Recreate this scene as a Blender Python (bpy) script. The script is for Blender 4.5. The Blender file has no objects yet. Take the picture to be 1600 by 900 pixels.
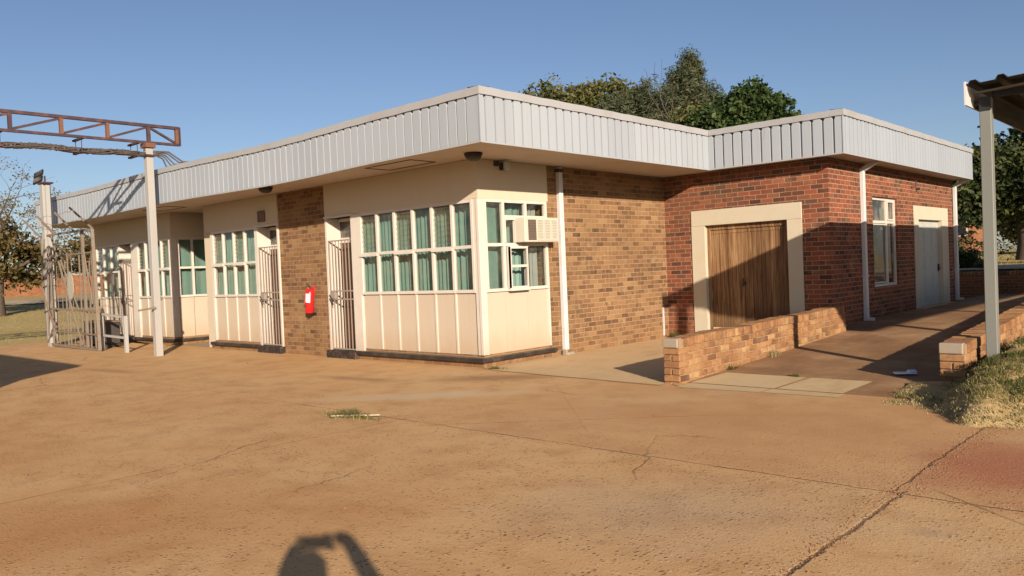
import bpy, bmesh, math, random
from mathutils import Vector, Matrix
R_ = math.radians
SC = bpy.context.scene
COL = SC.collection

# ------------------------------------------------------------------ camera, sky, sun, exposure
CAM_LOC = Vector((8.8232, -8.8357, 1.5058))
YAW, PITCH, ROLL, FPX = 0.7468, -0.0229, -0.0417, 1262.05
fw = Vector((-math.sin(YAW)*math.cos(PITCH), math.cos(YAW)*math.cos(PITCH), math.sin(PITCH)))
rt = Vector((math.cos(YAW), math.sin(YAW), 0)); up = rt.cross(fw)
cr = rt*math.cos(ROLL)+up*math.sin(ROLL); cu = -rt*math.sin(ROLL)+up*math.cos(ROLL)
cam = bpy.data.cameras.new('camera'); camo = bpy.data.objects.new('camera', cam); COL.objects.link(camo)
camo.matrix_world = Matrix(((cr.x, cu.x, -fw.x, CAM_LOC.x), (cr.y, cu.y, -fw.y, CAM_LOC.y), (cr.z, cu.z, -fw.z, CAM_LOC.z), (0, 0, 0, 1)))
cam.sensor_width = 36; cam.lens = FPX/1600*36; cam.clip_start = 0.05; cam.clip_end = 6000
SC.camera = camo

SUN_AZ, SUN_EL = 122.8, 17.6           # clockwise from +Y, elevation
world = bpy.data.worlds.new('World'); SC.world = world; world.use_nodes = True
wn = world.node_tree
sky = wn.nodes.new('ShaderNodeTexSky'); sky.sky_type = 'NISHITA'; sky.sun_disc = False
sky.sun_elevation = R_(SUN_EL); sky.sun_rotation = R_(SUN_AZ)
sky.altitude = 1400; sky.air_density = 1.1; sky.dust_density = 2.0; sky.ozone_density = 2.5
tint = wn.nodes.new('ShaderNodeMix'); tint.data_type = 'RGBA'; tint.blend_type = 'MULTIPLY'; tint.inputs[0].default_value = 1.0
tint.inputs[7].default_value = (1.03, .975, 1.03, 1)   # dusty lilac cast of the dry-season sky
wn.links.new(sky.outputs[0], tint.inputs[6]); wn.links.new(tint.outputs[2], wn.nodes['Background'].inputs[0])
wn.nodes['Background'].inputs[1].default_value = 0.067
sun = bpy.data.lights.new('sun', 'SUN'); suno = bpy.data.objects.new('sun', sun); COL.objects.link(suno)
sun.energy = 5.0; sun.angle = R_(0.53); sun.color = (1.0, 0.865, 0.70)
tos = Vector((math.sin(R_(SUN_AZ))*math.cos(R_(SUN_EL)), math.cos(R_(SUN_AZ))*math.cos(R_(SUN_EL)), math.sin(R_(SUN_EL))))
suno.rotation_euler = tos.to_track_quat('Z', 'Y').to_euler()
suno.location = (0, 0, 30)
SC.view_settings.view_transform = 'Standard'; SC.view_settings.look = 'None'
SC.view_settings.exposure = 0.54; SC.view_settings.gamma = 1.0
SC.render.engine = 'CYCLES'
SC.cycles.max_bounces = 6; SC.cycles.diffuse_bounces = 1; SC.cycles.transparent_max_bounces = 12; SC.cycles.use_denoising = True
SC.cycles.sample_clamp_indirect = 4.0

# ------------------------------------------------------------------ node helper
class NT:
    def __init__(s, name):
        s.m = bpy.data.materials.new(name); s.m.use_nodes = True
        s.t = s.m.node_tree; s.n = s.t.nodes; s.bsdf = s.n['Principled BSDF']; s.out = s.n['Material Output']
        s.bsdf.inputs['Specular IOR Level'].default_value = 0.3
    def link(s, a, b): s.t.links.new(a, b)
    def setin(s, node, i, v):
        if isinstance(v, bpy.types.NodeSocket): s.link(v, node.inputs[i])
        else: node.inputs[i].default_value = v
    def math(s, op, a, b=0.0, c=0.0, clamp=False):
        n = s.n.new('ShaderNodeMath'); n.operation = op; n.use_clamp = clamp
        s.setin(n, 0, a); s.setin(n, 1, b); s.setin(n, 2, c); return n.outputs[0]
    def mix(s, f, a, b, typ='RGBA', blend='MIX'):
        n = s.n.new('ShaderNodeMix'); n.data_type = typ
        if typ == 'RGBA':
            n.blend_type = blend
            def rgba(v): return v if isinstance(v, bpy.types.NodeSocket) else (tuple(v)+(1,))[:4]
            s.setin(n, 0, f); s.setin(n, 6, rgba(a)); s.setin(n, 7, rgba(b)); return n.outputs[2]
        s.setin(n, 0, f); s.setin(n, 2, a); s.setin(n, 3, b); return n.outputs[0]
    def coord(s, kind='Object'): return s.n.new('ShaderNodeTexCoord').outputs[kind]
    def sep(s, v):
        n = s.n.new('ShaderNodeSeparateXYZ'); s.link(v, n.inputs[0]); return n.outputs
    def comb(s, x, y, z=0.0):
        n = s.n.new('ShaderNodeCombineXYZ'); s.setin(n, 0, x); s.setin(n, 1, y); s.setin(n, 2, z); return n.outputs[0]
    def noise(s, v, scale, detail=3.0, rough=0.55, dist=0.0, out=0):
        n = s.n.new('ShaderNodeTexNoise'); s.link(v, n.inputs['Vector']); n.inputs['Scale'].default_value = scale
        n.inputs['Detail'].default_value = detail; n.inputs['Roughness'].default_value = rough
        n.inputs['Distortion'].default_value = dist; return n.outputs[out]
    def voro(s, v, scale, feature='F1', out=0):
        n = s.n.new('ShaderNodeTexVoronoi'); n.feature = feature; s.link(v, n.inputs['Vector']); n.inputs['Scale'].default_value = scale
        return n.outputs[out]
    def white(s, v, out=0):
        n = s.n.new('ShaderNodeTexWhiteNoise'); n.noise_dimensions = '3D'; s.link(v, n.inputs['Vector']); return n.outputs[out]
    def ramp(s, f, stops, interp='LINEAR'):
        n = s.n.new('ShaderNodeValToRGB'); s.setin(n, 0, f); e = n.color_ramp; e.interpolation = interp
        while len(e.elements) < len(stops): e.elements.new(0.5)
        for el, (p, c) in zip(e.elements, stops): el.position = p; el.color = (tuple(c)+(1,))[:4] if not isinstance(c, (int, float)) else (c, c, c, 1)
        return n.outputs[0]
    def scale(s, v, k):
        n = s.n.new('ShaderNodeMapping'); s.link(v, n.inputs[0]); n.inputs['Scale'].default_value = k; return n.outputs[0]
    def band(s, x, lo, hi, w):              # 1 inside lo..hi with soft edges w
        a = s.mapr(x, lo-w, lo+w); b = s.mapr(x, hi-w, hi+w)
        return s.math('MULTIPLY', a, s.math('SUBTRACT', 1.0, b))
    def mapr(s, x, a, b, c=0.0, d=1.0):
        n = s.n.new('ShaderNodeMapRange'); n.interpolation_type = 'SMOOTHSTEP'
        s.setin(n, 0, x); s.setin(n, 1, a); s.setin(n, 2, b); s.setin(n, 3, c); s.setin(n, 4, d); return n.outputs[0]
    def bump(s, h, strength=0.3, dist=0.01):
        n = s.n.new('ShaderNodeBump'); n.inputs['Strength'].default_value = strength; n.inputs['Distance'].default_value = dist
        s.link(h, n.inputs['Height']); s.link(n.outputs[0], s.bsdf.inputs['Normal'])
    def color(s, c): s.setin(s.bsdf, 'Base Color', c if isinstance(c, bpy.types.NodeSocket) else (tuple(c)+(1,))[:4])
    def rough(s, r): s.setin(s.bsdf, 'Roughness', r)
    def blob(s, P, cx, cy, rx, ry, rot=0.0, warp=0.5, sc=2.0, soft=0.5):
        X, Y, Z = P['xyz']
        dx = s.math('SUBTRACT', X, cx); dy = s.math('SUBTRACT', Y, cy)
        c, sn = math.cos(rot), math.sin(rot)
        u = s.math('DIVIDE', s.math('ADD', s.math('MULTIPLY', dx, c), s.math('MULTIPLY', dy, sn)), rx)
        v = s.math('DIVIDE', s.math('SUBTRACT', s.math('MULTIPLY', dy, c), s.math('MULTIPLY', dx, sn)), ry)
        r = s.math('SQRT', s.math('ADD', s.math('MULTIPLY', u, u), s.math('MULTIPLY', v, v)))
        nz = s.math('MULTIPLY', s.math('SUBTRACT', s.noise(P['co'], sc, 5, .6), 0.5), warp*2)
        return s.mapr(s.math('ADD', r, nz), 1.0+soft, 1.0-soft)

def paint(name, c, rough=0.5, dirt=0.25, dirtc=None, sc=3.0, bump=0.05, streak=False, spec=0.35, splash=0.0, sheet=0.0):
    N = NT(name); co = N.coord(); n1 = N.noise(co, sc, 5, .6)
    if streak: n1 = N.mix(0.6, n1, N.noise(N.scale(co, (9, 9, .5)), 1.0, 4), 'FLOAT')
    dc = dirtc or tuple(v*.55 for v in c)
    f = N.math('MULTIPLY', N.mapr(n1, .42, .8), dirt)
    col = N.mix(f, c, dc)
    if splash:
        X, Y, Z = N.sep(co)
        lo = N.math('MULTIPLY', N.mapr(N.math('SUBTRACT', Z, N.math('MULTIPLY', N.noise(N.scale(co, (1, 1, .4)), 5, 5, .7), .55)), .42, -.15), splash)
        col = N.mix(lo, col, (.42, .25, .12))
        spk = N.math('MULTIPLY', N.mapr(N.voro(co, 9), .10, .03), N.mapr(N.noise(co, 2.5, 3), .5, .62)); col = N.mix(N.math('MULTIPLY', spk, .5), col, (.30, .19, .11))
    if sheet:
        X, Y, Z = N.sep(co); k = N.math('FLOOR', N.math('DIVIDE', N.math('ADD', X, Y), .744))
        w_ = N.white(N.comb(k, 1.3, 2.9)); col = N.mix(N.math('MULTIPLY', w_, sheet), col, tuple(v*.72 for v in c))
        run = N.math('MULTIPLY', N.mapr(N.noise(N.scale(co, (7, 7, .35)), 1.0, 4, .7), .60, .78), N.mapr(Z, 3.2, 3.9)); col = N.mix(N.math('MULTIPLY', run, .45), col, (.26, .20, .15))
    N.color(col); N.rough(N.mix(n1, rough*.85, min(1, rough*1.15), 'FLOAT'))
    N.bsdf.inputs['Specular IOR Level'].default_value = spec
    if bump: N.bump(N.noise(co, 60, 3), bump, 0.004)
    return N.m

def brick_mat(name, stops, mortar, bl=0.232, bh=0.0845, mw=0.011, dark=None, mort_var=0.25, flat=False):
    N = NT(name); co = N.coord(); x, y, z = N.sep(co)
    g = N.n.new('ShaderNodeNewGeometry'); nx, ny, nz = N.sep(g.outputs['Normal'])
    fx = N.math('GREATER_THAN', N.math('ABSOLUTE', nx), 0.6)
    u = N.mix(fx, x, y, 'FLOAT'); v = z
    wob = N.math('MULTIPLY', N.math('SUBTRACT', N.noise(co, 7, 2), .5), .010)
    v = N.math('ADD', v, wob); u = N.math('ADD', u, N.math('MULTIPLY', wob, 1.3))
    rv = N.math('DIVIDE', v, bh); row = N.math('FLOOR', rv)
    off = N.math('MULTIPLY', N.math('MODULO', N.math('ADD', row, 100.0), 2.0), .5)
    off = N.math('ADD', off, N.math('MULTIPLY', N.white(N.comb(row, 3.3, 1.7)), .16))
    ru = N.math('ADD', N.math('DIVIDE', u, bl), off); cell = N.math('FLOOR', ru)
    fu = N.math('SUBTRACT', ru, cell); fv = N.math('SUBTRACT', rv, row)
    du = N.math('MULTIPLY', N.math('MINIMUM', fu, N.math('SUBTRACT', 1.0, fu)), bl)
    dv = N.math('MULTIPLY', N.math('MINIMUM', fv, N.math('SUBTRACT', 1.0, fv)), bh)
    d = N.math('MINIMUM', du, dv)
    d = N.math('ADD', d, N.math('MULTIPLY', N.math('SUBTRACT', N.noise(co, 45, 3), .5), .007))
    isb = N.mapr(d, mw*.30, mw*.75)
    idv = N.comb(cell, row, fx)
    w = N.white(idv); w2 = N.white(N.comb(row, cell, 7.1))
    bc = N.ramp(w, stops)
    fl = N.mapr(N.noise(co, 11, 5, .65), .40, .70)       # burnt flecks inside bricks
    flk = N.math('MULTIPLY', N.math('MULTIPLY', fl, N.mapr(w2, .35, .9)), .75)
    bc = N.mix(flk, bc, dark or (0.055, 0.035, 0.028))
    bc = N.mix(N.math('MULTIPLY', N.noise(co, 90, 2), .30), bc, (0.02, 0.015, 0.01))
    mc = N.mix(N.math('MULTIPLY', N.mapr(N.noise(co, 3.0, 4), .35, .7), mort_var), mortar, tuple(k*.5 for k in mortar))
    c = N.mix(isb, mc, bc)
    large = N.mapr(N.noise(co, .8, 4), .35, .75)
    c = N.mix(N.math('MULTIPLY', large, .45), c, N.mix(.6, c, (0.12, 0.075, 0.04)))
    pale = N.mapr(N.noise(N.scale(co, (1, 1, 1.6)), 1.7, 5, .7), .56, .75); c = N.mix(N.math('MULTIPLY', pale, .30), c, (.50, .36, .21))
    strk = N.mapr(N.noise(N.scale(co, (5, 5, .5)), 1.0, 4, .7), .56, .78); c = N.mix(N.math('MULTIPLY', strk, .35), c, (.09, .055, .035))
    low = N.mapr(z, .55, -.05)                      # rain-splashed red dust on the lowest courses
    c = N.mix(N.math('MULTIPLY', N.math('MULTIPLY', low, N.noise(co, 4, 4)), .55), c, (0.30, 0.155, 0.065))
    N.color(c); N.rough(.9); N.bsdf.inputs['Specular IOR Level'].default_value = .15
    h = N.math('ADD', isb, N.math('MULTIPLY', N.noise(co, 70, 3), .35))
    N.bump(h, .55, .010)
    return N.m

# ------------------------------------------------------------------ materials
M = {}
M['tan_brick'] = brick_mat('tan_brick', [(0, (.15, .08, .043)), (.12, (.21, .11, .055)), (.35, (.29, .155, .075)), (.6, (.35, .20, .096)), (.8, (.26, .13, .066)), (1, (.38, .23, .112))], (.40, .265, .15))
M['red_brick'] = brick_mat('red_brick', [(0, (.075, .04, .03)), (.14, (.21, .066, .038)), (.45, (.33, .10, .05)), (.68, (.25, .076, .043)), (.84, (.13, .068, .045)), (1, (.36, .13, .064))], (.41, .27, .18))
M['far_brick'] = brick_mat('far_brick', [(0, (.25, .09, .04)), (.5, (.36, .13, .055)), (1, (.30, .11, .05))], (.40, .24, .14))
M['cream'] = paint('cream_plaster', (.58, .49, .37), .7, .22, (.50, .38, .22), 1.6, .12, True, .2)
M['panel'] = paint('cream_panel', (.54, .445, .34), .45, .22, (.42, .32, .20), 2.2, .03, True, splash=.38)
M['white'] = paint('white_paint', (.62, .56, .49), .4, .28, (.46, .36, .25), 4, .05, splash=.35)
M['white_plaster'] = paint('white_plaster', (.54, .475, .36), .7, .35, (.50, .36, .22), 3, .15)
M['pipe'] = paint('pipe_paint', (.62, .60, .59), .4, .35, (.45, .36, .28), 5, .04)
M['soffit'] = paint('soffit_board', (.60, .50, .41), .8, .3, (.36, .25, .16), 1.1, .05)
M['fascia'] = paint('fascia_sheet', (.37, .40, .435), .38, .3, (.29, .285, .28), 1.2, .02, True, sheet=.35)
M['cap'] = paint('cap_flashing', (.36, .36, .365), .5, .55, (.30, .265, .23), 2.5, .03)
M['ledge'] = paint('dark_ledge', (.030, .026, .024), .55, .6, (.14, .10, .07), 5, .15)
M['ledge_top'] = paint('ledge_top', (.13, .10, .07), .7, .6, (.28, .17, .09), 5, .15)
M['step'] = paint('step_paint', (.028, .022, .02), .6, .8, (.16, .10, .065), 14, .2)
M['gate'] = paint('gate_paint', (.30, .25, .21), .5, .5, (.33, .22, .14), 9, .1)
M['brown_door'] = paint('brown_door', (.12, .052, .028), .5, .5, (.06, .028, .016), 3, .1, True)
M['pink_door'] = paint('faded_door', (.55, .36, .26), .6, .3, None, 3, .05, True)
M['steel_white'] = paint('steel_white', (.46, .47, .43), .45, .35, (.35, .27, .2), 6, .05)
M['post_steel'] = paint('post_paint', (.20, .205, .185), .4, .3, (.24, .20, .15), 4, .04, True)
M['rust'] = paint('rusty_truss', (.055, .035, .042), .7, .75, (.20, .075, .04), 7, .25)
M['rust_orange'] = paint('rust_orange', (.17, .08, .05), .8, .6, (.16, .06, .04), 9, .25)
M['gate_rust'] = paint('rusty_gate', (.20, .165, .125), .7, .85, (.20, .09, .045), 9, .2)
M['pole'] = paint('pole_paint', (.37, .355, .335), .5, .5, (.38, .28, .20), 3.5, .08, True)
M['black'] = paint('black_plastic', (.018, .018, .02), .45, .3, (.06, .05, .045), 6, .03)
M['dark_grey'] = paint('dark_grey', (.055, .048, .044), .6, .4, None, 6, .1)
M['cable'] = paint('cable_rubber', (.075, .06, .052), .7, .6, (.20, .14, .10), 25, .2)
M['red'] = paint('red_enamel', (.60, .018, .018), .3, .2, (.35, .01, .01), 6, .0, spec=.5)
M['ac'] = paint('ac_casing', (.58, .53, .43), .5, .3, (.5, .4, .28), 4, .03)
M['ac_grey'] = paint('ac_louvre_backing', (.36, .33, .265), .6, .4, None, 8, .05)
M['ac_dark'] = paint('ac_intake', (.16, .115, .085), .8, .5, None, 10, .2)
M['grey_block'] = paint('grey_block', (.32, .26, .195), .85, .45, (.30, .23, .16), 12, .3)
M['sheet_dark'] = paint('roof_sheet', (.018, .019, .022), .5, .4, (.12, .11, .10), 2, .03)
M['mesh_sign'] = paint('sign_plate', (.36, .34, .27), .6, .4, (.4, .3, .2), 8, .1)
M['paper'] = paint('paper', (.85, .85, .88), .8, .1)
M['stick'] = paint('dry_stick', (.62, .52, .36), .8, .5, None, 20, .2)
M['bark'] = paint('bark', (.085, .062, .045), .95, .7, (.16, .12, .085), 9, .6)
M['skin'] = paint('skin', (.20, .10, .06), .5, .2)
M['shirt'] = paint('shirt_cloth', (.10, .14, .22), .9, .2)
M['trouser'] = paint('trouser_cloth', (.05, .05, .06), .9, .2)
M['hair'] = paint('hair', (.012, .01, .009), .8, .1)
M['tile_roof'] = paint('roof_tiles', (.26, .10, .06), .8, .5, None, 6, .2)

def mk_timber():
    N = NT('weathered_timber'); co = N.coord(); x, y, z = N.sep(co)
    pl = N.math('FLOOR', N.math('DIVIDE', N.math('ADD', x, 50.0), .0925))
    w = N.white(N.comb(pl, 2.2, 5.1))
    n = N.noise(N.scale(N.comb(x, N.math('MULTIPLY', pl, 3.1), z), (26, 26, 1.3)), 1.0, 6, .65, .6)
    c = N.ramp(n, [(.25, (.075, .035, .018)), (.44, (.23, .115, .05)), (.56, (.36, .21, .10)), (.74, (.44, .31, .18))])
    c = N.mix(N.math('MULTIPLY', w, .55), c, (.075, .036, .018))
    foot_dark = N.mapr(N.math('ADD', z, N.math('MULTIPLY', N.noise(co, 5, 4), .8)), 1.3, .35)
    c = N.mix(N.math('MULTIPLY', foot_dark, .6), c, (.035, .024, .018))  # timber colour mixed darker towards the foot of the door
    N.color(c); N.rough(.75); N.bump(n, .4, .006); return N.m
M['timber'] = mk_timber()

def mk_curtain(name, c):
    N = NT(name); co = N.coord(); n = N.noise(N.scale(co, (30, 30, 1)), 1, 4)
    N.color(N.mix(n, c, tuple(v*.7 for v in c))); N.rough(.95); N.bsdf.inputs['Specular IOR Level'].default_value = .05
    tr = N.n.new('ShaderNodeBsdfTranslucent'); tr.inputs[0].default_value = (*c, 1)
    mx = N.n.new('ShaderNodeMixShader'); mx.inputs[0].default_value = .25
    N.link(N.bsdf.outputs[0], mx.inputs[1]); N.link(tr.outputs[0], mx.inputs[2]); N.link(mx.outputs[0], N.out.inputs[0]); return N.m
M['curtain'] = mk_curtain('teal_curtain', (.28, .43, .365))
M['curtain_pale'] = mk_curtain('pale_sheer', (.50, .50, .46))

def mk_glass(name, tint=(.82, .88, .86), dusty=.10, lo=.35):
    N = NT(name); co = N.coord()
    N.n.remove(N.bsdf)
    tr = N.n.new('ShaderNodeBsdfTransparent'); tr.inputs[0].default_value = (*tint, 1)
    gl = N.n.new('ShaderNodeBsdfGlossy'); gl.inputs['Roughness'].default_value = .03; gl.inputs[0].default_value = (.9, .9, .9, 1)
    df = N.n.new('ShaderNodeBsdfDiffuse'); df.inputs[0].default_value = (.40, .33, .25, 1)
    ge = N.n.new('ShaderNodeNewGeometry'); dn = N.n.new('ShaderNodeVectorMath'); dn.operation = 'DOT_PRODUCT'; N.link(ge.outputs['Normal'], dn.inputs[0]); N.link(ge.outputs['Incoming'], dn.inputs[1])
    frv = N.math('ADD', .04, N.math('MULTIPLY', .96, N.math('POWER', N.math('SUBTRACT', 1.0, N.math('ABSOLUTE', dn.outputs['Value']), clamp=True), 5.0)))
    bp = N.n.new('ShaderNodeBump'); bp.inputs['Strength'].default_value = .06; bp.inputs['Distance'].default_value = .02
    N.link(N.noise(co, 2.5, 1), bp.inputs['Height']); N.link(bp.outputs[0], gl.inputs['Normal'])
    m1 = N.n.new('ShaderNodeMixShader'); N.link(N.math('MULTIPLY', frv, 1.5, clamp=True), m1.inputs[0]); N.link(tr.outputs[0], m1.inputs[1]); N.link(gl.outputs[0], m1.inputs[2])
    m2 = N.n.new('ShaderNodeMixShader'); N.link(N.math('MULTIPLY', N.mapr(N.noise(co, 3, 5, .65), lo, .8), dusty*2), m2.inputs[0])
    N.link(m1.outputs[0], m2.inputs[1]); N.link(df.outputs[0], m2.inputs[2]); N.link(m2.outputs[0], N.out.inputs[0]); return N.m
M['glass'] = mk_glass('window_glass')
M['glass_dirty'] = mk_glass('dirty_glass', (.55, .6, .6), .30)

M['louvre'] = mk_glass('louvre_glass', (.78, .84, .80), .14, .1)

def leaf_mat(name, cols, trans=.3):
    N = NT(name); a = N.n.new('ShaderNodeAttribute'); a.attribute_name = 'tint'
    c = N.ramp(a.outputs['Fac'], [(i/(len(cols)-1), k) for i, k in enumerate(cols)])
    N.color(c); N.rough(.55); N.bsdf.inputs['Specular IOR Level'].default_value = .25
    tr = N.n.new('ShaderNodeBsdfTranslucent'); N.link(c, tr.inputs[0])
    mx = N.n.new('ShaderNodeMixShader'); mx.inputs[0].default_value = trans
    N.link(N.bsdf.outputs[0], mx.inputs[1]); N.link(tr.outputs[0], mx.inputs[2]); N.link(mx.outputs[0], N.out.inputs[0]); return N.m
M['leaf_olive'] = leaf_mat('olive_leaves', [(.045, .054, .018), (.10, .108, .034), (.155, .15, .05), (.18, .14, .05)])
M['leaf_grey'] = leaf_mat('grey_green_needles', [(.045, .060, .032), (.095, .11, .055), (.15, .155, .08)])
M['leaf_dark'] = leaf_mat('dark_green_leaves', [(.026, .045, .014), (.055, .09, .026), (.10, .14, .042)])
M['leaf_right'] = leaf_mat('deep_green_leaves', [(.014, .024, .010), (.035, .052, .017), (.075, .092, .028), (.12, .12, .045)])
M['leaf_yellow'] = leaf_mat('yellowing_leaves', [(.05, .046, .016), (.11, .092, .032), (.17, .13, .045), (.21, .135, .06)])
M['grass'] = leaf_mat('grass_blades', [(.085, .105, .03), (.24, .22, .07), (.42, .34, .16), (.52, .43, .23)], .35)
M['dry_grass'] = leaf_mat('dry_grass', [(.34, .28, .10), (.50, .39, .16), (.62, .48, .22)], .35)

def tint_brick():
    N = NT('loose_brick'); a = N.n.new('ShaderNodeAttribute'); a.attribute_name = 'tint'; co = N.coord()
    c = N.ramp(a.outputs['Fac'], [(0, (.13, .068, .04)), (.3, (.25, .12, .057)), (.6, (.32, .155, .07)), (.85, (.38, .20, .09)), (1, (.42, .25, .12))])
    fl = N.mapr(N.noise(co, 13, 5, .7), .42, .72)
    c = N.mix(N.math('MULTIPLY', fl, .6), c, (.085, .048, .03))
    c = N.mix(N.math('MULTIPLY', N.mapr(N.noise(co, 3, 4), .4, .75), .35), c, (.46, .30, .15))
    N.color(c); N.rough(.92); N.bsdf.inputs['Specular IOR Level'].default_value = .12; N.bump(N.noise(co, 80, 4), .5, .006); return N.m
M['loose_brick'] = tint_brick()
M['mortar'] = paint('mortar', (.34, .22, .125), .95, .5, (.22, .13, .07), 14, .5, spec=.1)

# ---- ground materials
def mk_yard():
    N = NT('dusty_concrete'); co = N.coord(); x, y, z = N.sep(co); P = {'co': co, 'xyz': (x, y, z)}
    n1 = N.noise(co, .35, 5, .6); n2 = N.noise(co, 2.2, 5, .6); n3 = N.noise(co, 22, 4, .65)
    c = N.ramp(n1, [(.3, (.60, .335, .15)), (.5, (.645, .385, .18)), (.7, (.655, .42, .21))])
    c = N.mix(N.math('MULTIPLY', N.mapr(n2, .42, .75), .55), c, (.44, .225, .095))
    c = N.mix(N.math('MULTIPLY', N.mapr(N.noise(N.scale(co, (.8, 2.2, 1)), 1.4, 6, .7), .52, .74), .30), c, (.40, .205, .09))
    c = N.mix(N.math('MULTIPLY', N.mapr(N.noise(N.scale(co, (1.6, .6, 1)), .9, 5, .65), .54, .75), .4), c, (.66, .47, .27))
    # worn, stony patches in the open yard
    yard = N.math('MULTIPLY', N.mapr(y, -1.6, -3.6), N.math('MULTIPLY', N.mapr(N.noise(co, .55, 5, .65), .28, .54), N.mapr(N.noise(N.scale(co, (1, 1.8, 1)), 2.4, 5, .7), .34, .62)))
    v = N.voro(co, 36); vid = N.voro(co, 36, out=1)
    vs = N.sep(vid)[0]
    peb = N.math('MULTIPLY', N.mapr(v, .42, .22), N.mapr(vs, .42, .6))
    peb = N.math('MULTIPLY', peb, N.math('ADD', .12, N.math('MULTIPLY', yard, .88)))
    c = N.mix(N.math('MULTIPLY', peb, .85), c, N.ramp(N.sep(vid)[1], [(0, (.12, .062, .036)), (.72, (.26, .135, .07)), (1, (.70, .52, .33))]))
    v2 = N.voro(co, 15); vc = N.sep(N.voro(co, 15, out=1))
    fl2 = N.math('MULTIPLY', N.math('MULTIPLY', N.mapr(N.math('ADD', v2, N.math('MULTIPLY', N.noise(co, 60, 3), .3)), .50, .30), N.mapr(vc[0], .55, .75)), N.math('ADD', .06, N.math('MULTIPLY', yard, .55)))
    c = N.mix(fl2, c, N.ramp(vc[1], [(0, (.27, .14, .07)), (.8, (.38, .205, .10)), (1, (.72, .54, .34))]))
    fine = N.mapr(N.noise(co, 85, 3, .7), .5, .72)
    c = N.mix(N.math('MULTIPLY', fine, N.math('ADD', .14, N.math('MULTIPLY', yard, .45))), c, (.25, .145, .07))
    # reddish lens tint put into the ground colour at the left, grey worn patches, stains
    c = N.mix(N.math('MULTIPLY', N.blob(P, 3.0, -7.5, 2.0, .8, .9, .6, .8, .8), .6), c, (.46, .20, .07))
    c = N.mix(N.math('MULTIPLY', N.blob(P, -1.0, -7.0, 2.4, .7, .2, .6, .8, .8), .4), c, (.48, .23, .09))
    c = N.mix(N.math('MULTIPLY', N.blob(P, 6.1, -4.6, .8, .55, .5, .7, 1.5, .9), .35), c, (.42, .32, .23))
    c = N.mix(N.math('MULTIPLY', N.blob(P, 7.5, -4.2, .10, .06, .5, .9, 6, .9), .3), c, (.26, .20, .16))
    c = N.mix(N.math('MULTIPLY', N.blob(P, 7.62, -2.42, .52, .62, .9, .7, 3.5, .7), .8), c, (.33, .075, .055))
    c = N.mix(N.math('MULTIPLY', N.blob(P, .95, -.75, .75, .28, .7, .8, 2.2, .7), .7), c, (.30, .165, .085))
    c = N.mix(N.math('MULTIPLY', N.blob(P, -.9, -1.75, .7, .14, .1, .9, 2.5, .8), .65), c, (.34, .19, .095))
    c = N.mix(N.math('MULTIPLY', N.blob(P, -6.2, -3.2, .8, .13, .1, .8, 2.2, .8), .6), c, (.33, .19, .10))
    c = N.mix(N.math('MULTIPLY', N.blob(P, 1.25, -2.35, 1.1, .22, .75, .9, 3, .8), .5), c, (.62, .50, .35))
    c = N.mix(N.math('MULTIPLY', N.blob(P, 5.2, -1.9, 1.2, .5, .15, .9, 1.4, .8), .35), c, (.44, .22, .10))
    red_ = N.math('MULTIPLY', N.mapr(x, 1.5, 4.0), N.mapr(y, -3.65, -3.4)); c = N.mix(N.math('MULTIPLY', red_, N.math('ADD', .25, N.math('MULTIPLY', N.mapr(N.noise(co, .9, 5, .6), .3, .7), .4))), c, (.50, .265, .125))
    slab = N.math('MULTIPLY', N.band(x, 7.1, 12, .06), N.band(y, -3.5, -1.5, .35))
    c = N.mix(N.math('MULTIPLY', N.math('MULTIPLY', slab, N.mapr(N.noise(co, 1.6, 5, .65), .32, .62)), .5), c, (.42, .155, .085))
    # joints and cracks
    wx = N.math('MULTIPLY', N.math('SUBTRACT', N.noise(co, 2.6, 5, .7), .5), .09)
    xw2 = N.math('ADD', x, N.math('ADD', wx, N.math('MULTIPLY', N.math('SUBTRACT', N.noise(co, 14, 4, .7), .5), .05)))
    xw = N.math('ADD', x, wx); yw = N.math('ADD', y, wx)
    def line(coord, at, w, lo, hi, along, s=.05):
        d = N.math('ABSOLUTE', N.math('SUBTRACT', coord, at))
        return N.math('MULTIPLY', N.mapr(d, w, w*.25), N.band(along, lo, hi, s))
    var = N.math('ADD', .3, N.math('MULTIPLY', N.mapr(N.noise(co, 1.7, 4), .35, .6), .7))
    jl = N.math('MULTIPLY', line(yw, -3.52, .016, .4, 20, x), var)
    jl = N.math('MAXIMUM', jl, N.math('MULTIPLY', line(xw2, 7.09, .014, -3.5, -.75, y), N.math('ADD', .5, N.math('MULTIPLY', var, .5))))
    jl = N.math('MAXIMUM', jl, N.math('MULTIPLY', line(xw2, 7.15, .022, -14, -3.45, y), N.math('ADD', .45, N.math('MULTIPLY', var, .55))))
    jl = N.math('MAXIMUM', jl, N.math('MULTIPLY', line(xw, 2.25, .016, -14, -3.5, y), N.math('MULTIPLY', var, .55)))
    jl = N.math('MAXIMUM', jl, N.math('MULTIPLY', line(yw, -3.52, .012, -14, .5, x), N.math('MULTIPLY', var, .35)))
    jl = N.math('MAXIMUM', jl, N.math('MULTIPLY', line(N.math('ADD', yw, N.math('MULTIPLY', x, 1.0)), 1.28, .010, -3.4, -.3, y), N.math('MULTIPLY', var, .25)))
    jl = N.math('MAXIMUM', jl, N.math('MULTIPLY', line(N.math('SUBTRACT', yw, N.math('MULTIPLY', x, .86)), -5.95, .012, 2.6, 4.9, x), var))
    jl = N.math('MAXIMUM', jl, N.math('MULTIPLY', line(N.math('ADD', y, N.math('MULTIPLY', x, .062)), -.155, .016, .3, 3.4, x), .8))
    # hair cracks by warped cells
    cw = N.n.new('ShaderNodeVectorMath'); cw.operation = 'ADD'
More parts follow.
